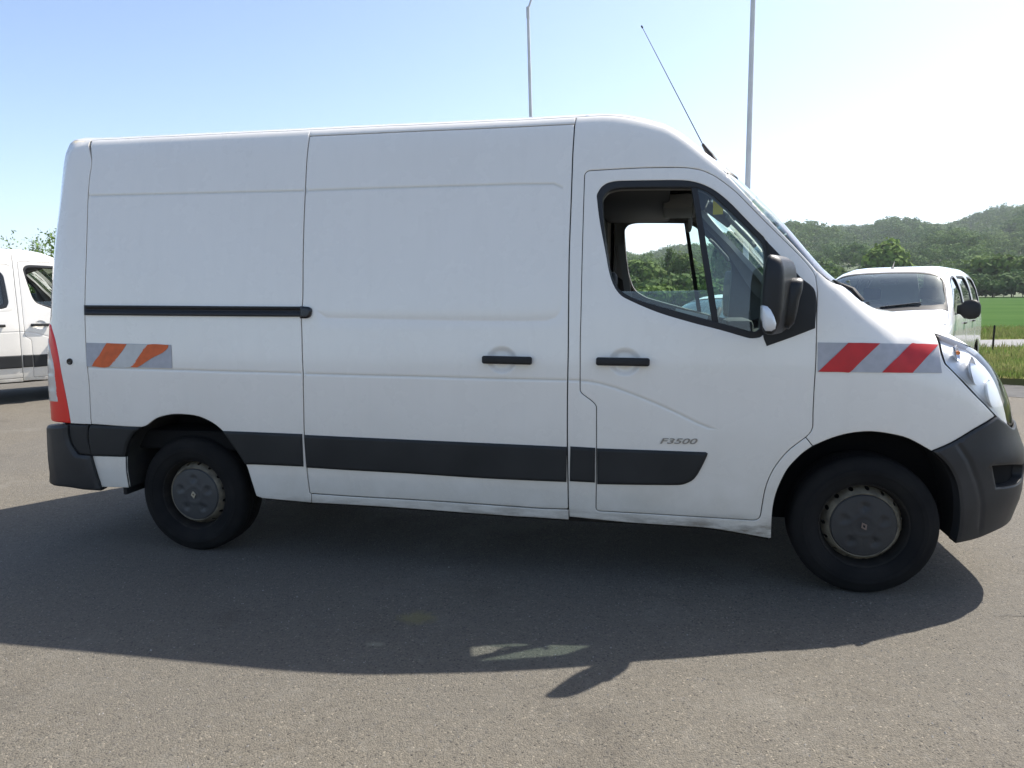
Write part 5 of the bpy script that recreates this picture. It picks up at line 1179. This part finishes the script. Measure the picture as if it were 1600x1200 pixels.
    build('bonnet', [panel(Bc, 'top', symm([sc_low[2], sc_low[1], sc_low[0], edge3[0], btop[0], btop[1], btop[2]]+[h0, on(.60, f(.925)), on(.40, f(.915)), on(.2, f(.925)), on(.02, f(.93))]), res=.1)], P, root)
    topc = tz([(2.02, -.58), (1.99, -.30), (1.98, -.06)])
    half = [topc[2], topc[1], topc[0], edge3[4], edge3[3], edge3[2], edge3[1], edge3[0], sc_low[0], sc_low[1], sc_low[2]]
    ws = build('windscreen', [panel(Bc, 'top', symm(half), res=.12, bevel=None, flange=0, off=-.002)], M['glass_car'], root)
    hin = tz([(2.02, -.06), (2.03, -.30), (2.06, -.58), (2.11, -.655), (2.26, -.70), (2.43, -.745), (2.51, -.735), (2.58, -.60), (2.635, -.30), (2.65, -.06)])
    build('screen_border', [panel(Bc, 'top', symm(half), [symm(hin)], res=.12, bevel=None, flange=0, off=.001)], M['black'], ws)
    rc = tz([(-.52, -.05), (-.50, -.45)])+[pt(-.40)]+tp(-.38, 2.02)+[edge3[4], topc[0], topc[1], topc[2]]
    build('roof', [panel(Bc, 'top', symm(rc), res=.12, bevel=None)], P, root)
    # bumper and grille as one moulded front, paint above, dark intake
    bo = [(3.12, -.85, .36), on(.92, .58), h2, h3, on(.30, .70), on(0, .70), on(0, .22), on(.4, .22), on(.8, .24)]
    hole = [on(.50, .50), on(.50, .34), on(.05, .34), on(.05, .50)]
    g = panel(Bc, 'nose', bo, [hole], res=.1, off=.006, flange=.04); build('front_bumper', [g, flip(g)], P, root)
    g = panel(Bc, 'nose', hole, res=.2, off=-.03, shrink=-.01, bevel=None, flange=0); build('intake', [g, flip(g)], M['void'], root)
    g = panel(Bc, 'nose', [h3, on(.45, .78), on(.60, f(.92)), on(.40, f(.91)), on(.2, f(.92)), on(0, f(.925)), on(0, .70), on(.3, .70)], res=.1, off=.0, disp=lambda u, v: .012*(np.sin(v*2*math.pi/.06) > 0)); build('grille', [g, flip(g)], M['plastic'], root)
    # rear shell
    orr = lambda ph, z: tuple(Bc.lift('rear', np.array([ph*1.2]), np.array([z]))[0])
    rr = [(-.40, -.9, .62), (-.40, -.87, .9), (-.40, -.8, f(1.35)), pt(-.40)]+tz([(-.50, -.45), (-.52, -.05)])+[orr(0, f(1.2)), orr(0, .35), orr(.6, .33), orr(1.05, .34)]
    g = panel(Bc, 'rear', rr, res=.12, bevel=None); build('tailgate', [g, flip(g)], P, root)
    build('underbody', [boxg((-.55, -.78, .24), (3.2, .78, .55), .05), boxg((-.3, -.70, .55), (1.3, .70, .95), .05), boxg((2.1, -.72, .55), (2.9, .72, .92), .05)], M['void'], root)
    build('dashboard', [boxg((1.95, -.72, .80), (2.60, .72, f(1.10)), .05)], M['trim_dark'], root)
    for y in (-.37, .37):
        s = build('seat', [boxg((1.05, y-.24, .75), (1.22, y+.24, f(1.28)), .05, seg=3)], M['seat'], root); build('headrest', [boxg((1.06, y-.12, f(1.32)), (1.14, y+.12, f(1.50)), .03)], M['seat'], s)
    build('rear_view_mirror', [boxg((1.90, -.11, f(1.56)), (1.92, .11, f(1.62)), .01)], M['trim_dark'], root)
    # door mirrors, wipers, aerial
    mz = f(1.20)
    mir = loftg([[(2.26+a*.10*s, -y, mz+b*.125*s) for a, b in ((math.cos(t)*(1 if math.cos(t) < 0 else .6), math.sin(t)) for t in np.linspace(0, 2*math.pi, 15)[:-1])] for y, s in ((.86, .45), (.90, .55), (.94, .95), (1.0, 1.05), (1.06, 1.0), (1.10, .75), (1.115, .4))])
    both('door_mirror', mir, M['plastic'])
    for y0 in (-.55, .05): build('wiper', [tubeg([(2.66, y0, T(2.66, y0)+.012), (2.58, y0+.45, T(2.58, y0+.45)+.02)], .010, 6)], M['black'], root)
    build('aerial', [tubeg([(1.72, 0, T(1.72, 0)-.005), (1.70, 0, T(1.72, 0)+.02), (1.60, 0, T(1.72, 0)+.10)], [.022, .012, .003], 8)], M['black'], root)
    for x in (0, WB):
        for sg in (-1, 1): wheel(root, x, sg, .85, False, R=.31, k=.85, emblem=False)
    for x, r in ((0, .37), (WB, .36)):
        V, F = [], []
        for t in np.linspace(0, math.pi, 13): V += [(x+r*math.cos(t), -.86, .31+r*math.sin(t)), (x+r*math.cos(t), -.55, .31+r*math.sin(t))]
        for i in range(12): F.append((2*i, 2*i+1, 2*i+3, 2*i+2))
        both('wheel_arch_liner', (V, F, None), M['liner'])
    return root
if not QUICK:
    ang = math.atan2(-math.cos(math.radians(26)), -math.sin(math.radians(26)))
    hd = np.array([math.cos(ang), math.sin(ang)])
    mpv = make_car('small_mpv'); p = C2+np.array([math.sin(math.radians(14.1)), math.cos(math.radians(14.1))])*11.3-hd*2.7
    mpv.scale = (1, 1.06, 1.01); mpv.location = (p[0], p[1], 0); mpv.rotation_euler = (0, 0, ang)
    tag(mpv, 'white small people carrier facing the camera beyond the front of the big van', 'car')
    hb = make_car('hatchback', hatch=True); p = C2+np.array([math.sin(math.radians(3.4)), math.cos(math.radians(3.4))])*9.2-hd*2.7
    hb.location = (p[0], p[1], 0); hb.rotation_euler = (0, 0, ang)
    tag(hb, 'white low car glimpsed through the cab windows of the big van', 'car')

# ------------------------------------------------------------------ poles and post
def lamp_post(x, y, h, r, lean, arm):
    root = empty('lamp_post', (x, y, 0))
    lx = -lean
    build('pole', [tubeg([(0, 0, 0), (lx*h*.5, 0, h*.5), (lx*h, 0, h)], [r*1.3, r*1.1, r*.85], 14)], M['galv'], root)
    top = Vector((lx*h, 0, h))
    if arm:
        build('bracket', [tubeg([top-Vector((0, 0, .12)), top+Vector((0, 0, .10))], r*1.05, 14), tubeg([top+Vector((0, 0, .05)), top+Vector((.06, .01, .22)), top+Vector((.09, .10, .8)), top+Vector((.0, .6, 1.2)), top+Vector((0, 1.2, 1.3))], r*.6, 10)], M['galv'], root)
        hp = top+Vector((0, 1.5, 1.32))
    else:
        build('bracket', [tubeg([top, top+Vector((0, .1, .6)), top+Vector((0, .7, 1.0)), top+Vector((0, 1.2, 1.05))], r*.7, 10)], M['galv'], root)
        hp = top+Vector((0, 1.5, 1.08))
    hd_ = build('lamp_head', [boxg(hp-Vector((.14, .32, .06)), hp+Vector((.14, .32, .05)), .04)], M['galv'], root)
    build('lamp_glass', [boxg(hp-Vector((.11, .28, .08)), hp+Vector((.11, .24, -.05)), .01)], M['silver'], hd_)
    for dz in (.0, .12): pass
    return root
o = lamp_post(-.05, 11.0, 7.26, .036, .0155, True); tag(o, 'thin leaning grey lamp post whose top shows above the middle of the van roof', 'lamp post')
o = lamp_post(4.05, 9.2, 8.2, .043, -.006, False); tag(o, 'thicker grey lamp post rising beyond the van windscreen', 'lamp post')
po = empty('fence_post', (10.19, 14.6, -.01)); build('post', [tubeg([(0, 0, 0), (.01, 0, .62), (.012, 0, .64)], [.024, .022, .014], 8)], M['rim_dark'], po)
tag(po, 'short dark wooden post standing in the grass by the road', 'post')

# ------------------------------------------------------------------ trees
M['wood_far'] = leaf_mat('woodland_leaves', (0.050, 0.105, 0.030), (0.115, 0.18, 0.050), .02)
M['leaf'] = leaf_mat('tree_leaves', (0.065, 0.12, 0.028), (0.13, 0.19, 0.05), .25)
M['leaf_bright'] = leaf_mat('bright_leaves', (0.10, 0.17, 0.030), (0.17, 0.25, 0.055), .3)
M['leaf_dark'] = leaf_mat('dark_leaves', (0.058, 0.11, 0.034), (0.10, 0.155, 0.048), .3)
M['bark'] = mat('bark', (0.09, 0.07, 0.05), .9, bump=.6, bscale=15)
def crown_geo(rr, cx, cy, cz, rx, ry, rz, n, ls, lob=6):
    """leaf-sized quads through a lobed crown; arrays"""
    lobes = rr.normal(size=(lob, 3)); lobes /= np.linalg.norm(lobes, axis=1)[:, None]; lobes[:, 2] = np.abs(lobes[:, 2])*.9-.15
    li = rr.integers(0, lob, n); d = rr.normal(size=(n, 3)); d /= np.linalg.norm(d, axis=1)[:, None]
    rad = rr.uniform(.72, 1.0, n)**.6*rr.uniform(.85, 1.08, n)
    big = rr.random(n) < .42
    lr = rr.uniform(.38, .60, lob)
    p = np.where(big[:, None], d*rad[:, None]*.80, lobes[li]*.56+d*(lr[li]*rad)[:, None])
    c = p*[rx, ry, rz]+[cx, cy, cz]
    nv = d+rr.normal(size=(n, 3))*.33; nv /= np.linalg.norm(nv, axis=1)[:, None]
    t = np.cross(nv, rr.normal(size=(n, 3))); t /= np.linalg.norm(t, axis=1)[:, None]; b = np.cross(nv, t)
    s = ls*rr.uniform(.6, 1.35, n)[:, None]
    V = np.stack([c-t*s*.55-b*s*.30, c+t*s*.45-b*s*.45, c+t*s*.6+b*s*.35, c-t*s*.35+b*s*.5], 1)
    return V.reshape(-1, 3)
def quads_obj(name, V, m, parent=None):
    n = len(V)//4; me = bpy.data.meshes.new(name); me.vertices.add(n*4); me.vertices.foreach_set('co', np.asarray(V, np.float32).ravel())
    me.loops.add(n*4); me.loops.foreach_set('vertex_index', np.arange(n*4, dtype=np.int32)); me.polygons.add(n); me.polygons.foreach_set('loop_start', np.arange(0, n*4, 4, dtype=np.int32)); me.polygons.foreach_set('loop_total', np.full(n, 4, np.int32))
    me.update(calc_edges=True); me.materials.append(m); o = bpy.data.objects.new(name, me); link(o, parent); return o
def tree(x, y, h, w, m, label, n=1100, kind='tree', ls=None, z0=0.0, tall=False, group=None, seed=0):
    rr = np.random.default_rng(seed+int(abs(x*13+y*7))); root = empty(kind, (x, y, z0))
    zc = h*.56; rz = h*.47; ls = ls or w*.075
    V = crown_geo(rr, 0, 0, zc, w*.5, w*.5, rz, n, ls, 9 if not tall else 5)
    quads_obj('crown', V, m, root)
    segs = [tubeg([(0, 0, -.05), (w*.01, 0, h*.25), (0, w*.01, h*.6)], [h*.022, h*.017, h*.008], 8)]
    for k in range(5):
        a = k*1.26+rr.uniform(0, .6); segs.append(tubeg([(0, 0, h*(.22+.06*k)), (math.cos(a)*w*.18, math.sin(a)*w*.18, h*(.40+.07*k)), (math.cos(a)*w*.32, math.sin(a)*w*.32, h*(.5+.08*k))], [h*.009, h*.006, h*.003], 5))
    build('trunk', segs, M['bark'], root)
    return tag(root, label, 'tree', group)
def at(px, dist):   # world point in the ground direction of a compass bearing
    a = math.radians(px); return C2+np.array([math.sin(a), math.cos(a)])*dist
# hill terrain: ridge height by bearing, fitted to the skyline
AZ = np.array([-180, -90, -60, -47, -20, -8, -2.7, .1, 2, 3.8, 4.7, 6.5, 8.6, 10.5, 12.8, 14.5, 16.6, 18.8, 20.9, 22.3, 26, 32, 45, 70, 110, 180.])
EL = np.array([1, 1.2, 1.6, 1.8, 2.2, 2.6, 2.85, 2.95, 3.1, 3.4, 3.9, 4.45, 4.62, 4.45, 4.22, 4.3, 4.2, 4.28, 4.62, 4.8, 5.2, 5.6, 5.0, 3.5, 1.5, 1.0])
def hill_z(a, r):
    el = np.interp(a, AZ, EL); top = np.tan(np.radians(el))*820-9.0
    t = np.clip((r-150)/(820-150), 0, 1.35); s = np.where(t < 1, t*t*(3-2*t)*.55+t*.45, 1-(t-1)**2*.6)
    bumps = 3.5*np.sin(a*.9+r*.011)+2.5*np.sin(a*.37-r*.019+1.3)
    return top*s+bumps*np.clip((r-170)/120, 0, 1)-.3
V, F = [], []; az = np.linspace(-75, 60, 136); rs = np.linspace(150, 1080, 40)
for a in az:
    for r in rs: q = at(a, r); V.append((q[0], q[1], float(hill_z(a, r))))
for i in range(len(az)-1):
    for j in range(len(rs)-1): F.append((i*40+j, i*40+j+1, (i+1)*40+j+1, (i+1)*40+j))
M['hill'] = mat('hill_scrub', (0.045, 0.075, 0.025), .95, col2=(0.08, 0.10, 0.04), vscale=.02)
o = build('hills', [(V, F, None)], M['hill']); o['kind'] = 'structure'
if not QUICK:
    rr = np.random.default_rng(3); parts = {'a': [], 'b': []}
    def scatter(n, a0, a1, r0, r1, nl, sz):
        for i in range(n):
            a = rr.uniform(a0, a1); r = math.sqrt(rr.uniform(r0*r0, r1*r1)); q = at(a, r); z = float(hill_z(a, r)); w = rr.uniform(6.0, 12)*sz; h = rr.uniform(7, 13)*sz*(.6+.4*min(1, r/500))
            parts['a'].append(crown_geo(rr, q[0], q[1], z+h*.5, w*.5, w*.5, h*.55, nl, w*.085, 5))
    scatter(2600, -4.5, 27, 430, 880, 150, 1.0)
    scatter(900, -4.5, 27, 215, 430, 230, .72)
    scatter(1500, -66, -4.5, 260, 900, 70, 1.25)
    scatter(900, 27, 56, 260, 900, 70, 1.25)
    o = quads_obj('wood', np.concatenate(parts['a']), M['wood_far']); tag(o, 'dense mixed woodland covering the hills on the horizon', 'woodland', kind='stuff')
    # trees one can tell apart
    def T(az_, d, h, w, m, lab, **k):
        q = at(az_, d); return tree(q[0], q[1], h, w, m, lab, **k)
    T(14.6, 150, 10.6, 8.6, M['leaf_bright'], 'bright yellow green round tree above the roof of the people carrier', n=1800)
    T(11.0, 158, 6.2, 9.5, M['leaf'], 'dull green broad tree left of the bright round tree', n=1500)
    T(9.0, 150, 6.6, 8, M['leaf'], 'mid green tree showing just right of the van windscreen', n=1400)
    G = 'trees along the far edge of the crop field'
    ORD = ('first', 'second', 'third', 'fourth', 'fifth', 'sixth', 'seventh', 'eighth', 'ninth', 'tenth')
    for k_, (a, d, h, w, m) in enumerate(((12.6, 152, 4.8, 8, 'leaf'), (16.3, 150, 4.6, 7, 'leaf'), (17.6, 156, 5.6, 9, 'leaf_dark'), (18.9, 150, 5.2, 8, 'leaf'), (19.9, 148, 4.3, 8, 'leaf_dark'), (20.9, 152, 7.4, 9.5, 'leaf'), (21.9, 147, 4.6, 8, 'leaf_dark'), (22.8, 152, 7.0, 10, 'leaf'), (24.2, 150, 5, 9, 'leaf_dark'), (25.6, 150, 6, 9, 'leaf'))):
        T(a, d, h, w, M[m], ORD[k_]+' tree from the left in the row along the far field edge', n=1300, group=G)
    def hedge(a0, a1, st, d, h, w, m, label):
        V = []; rr_ = np.random.default_rng(int(a0*10)+77); root = empty('hedge', (*at((a0+a1)/2, d), 0)); st_ = []
        o_ = np.array(root.location)
        for a in np.arange(a0, a1, st):
            q = at(a, d+rr_.uniform(-2, 2)); hh = h*rr_.uniform(.75, 1.2); V.append(crown_geo(rr_, q[0]-o_[0], q[1]-o_[1], hh*.5, w*.5, w*.5, hh*.52, 420, w*.09, 5)); st_.append(tubeg([(q[0]-o_[0], q[1]-o_[1], 0), (q[0]-o_[0], q[1]-o_[1], hh*.6)], .06, 5))
        quads_obj('foliage', np.concatenate(V), m, root); build('stems', st_, M['bark'], root)['kind'] = 'stuff'
        tag(root, label, 'hedge')
    hedge(16.5, 27, .5, 143, 3.2, 4.6, M['leaf_dark'], 'low dark hedge running along the far edge of the green crop field')
    # seen through the cab
    T(-1.9, 120, 7.0, 8.5, M['leaf'], 'round leafy tree seen at the left of the open cab window', n=2000)
    T(.1, 126, 9.4, 3.4, M['leaf_dark'], 'narrow dark tree seen in the middle of the open cab window', n=1100, tall=True)
    T(.95, 120, 8.0, 5.4, M['leaf'], 'mid green tree beside the narrow dark tree, seen through the cab window', n=1600)
    T(2.3, 124, 6.0, 6.4, M['leaf_bright'], 'pale green tree seen just behind the window divider', n=1300)
    T(-3.6, 124, 6.4, 7.0, M['leaf'], 'green tree at the far left edge of the cab window view', n=1100)
    T(4.6, 110, 10.5, 8.0, M['leaf'], 'tall green tree seen through the front quarter window', n=1900)
    T(6.4, 118, 9.5, 8.4, M['leaf_dark'], 'dark green tree seen through the front quarter window near the mirror', n=1500)
    hedge(-6, 9, .7, 62, 2.0, 3.2, M['leaf'], 'low green hedge under the trees seen through the cab windows')
    hedge(-6, 9, 1.0, 100, 3.8, 5.0, M['leaf_dark'], 'taller hedge at the foot of the trees seen through the cab windows')
    # shrub behind the crew van
    q = at(-44.6, 24); V = []; rr = np.random.default_rng(9); root = empty('shrub', (q[0], q[1], 0)); stems = []
    for i in range(46):
        a = rr.uniform(0, 6.28); l = rr.uniform(2.2, 3.35); sp_ = rr.uniform(.1, .5); b0 = rr.uniform(-.1, 1.6)
        p0 = Vector((b0, rr.uniform(-.4, .4), 0)); p1 = p0+Vector((math.cos(a)*sp_*.4, math.sin(a)*sp_*.4, l*.55)); p2 = p0+Vector((math.cos(a)*sp_, math.sin(a)*sp_, l))
        stems.append(tubeg([p0, p1, p2], [.012, .008, .003], 5))
        for j in range(170):
            t = rr.uniform(.25, 1.0)**.7; c = p0.lerp(p1, t*2) if t < .5 else p1.lerp(p2, t*2-1); c = np.array(c)+rr.normal(size=3)*.11
            n = rr.normal(size=3); n /= np.linalg.norm(n); u = np.cross(n, rr.normal(size=3)); u /= np.linalg.norm(u); b = np.cross(n, u); s = rr.uniform(.028, .055)
            V += [c-u*s, c-b*s*.45, c+u*s, c+b*s*.45]
    quads_obj('leaves', np.array(V), M['leaf_bright'], root); build('stems', stems, M['bark'], root)
    tag(root, 'feathery light green shrub rising behind the roof of the crew van', 'shrub')
    # pale roof of a farm building on the slope at the right edge
    q = at(22.1, 175); hz_ = 9.2
    # ------------------------------------------------------------ haze
    hm = bpy.data.materials.new('haze'); hm.use_nodes = True; nt = hm.node_tree
    for n in list(nt.nodes): nt.nodes.remove(n)
    pv_ = nt.nodes.new('ShaderNodeVolumePrincipled'); pv_.inputs['Color'].default_value = (.86, .92, 1.0, 1); pv_.inputs['Density'].default_value = 0.00021; pv_.inputs['Anisotropy'].default_value = .3
    ou = nt.nodes.new('ShaderNodeOutputMaterial'); nt.links.new(pv_.outputs[0], ou.inputs['Volume'])
    if HAZE:
        bx = build('haze', [boxg((-3100, -3100, -1.5), (3100, 3100, 130), 0)], hm, smooth=False); bx['kind'] = 'stuff'
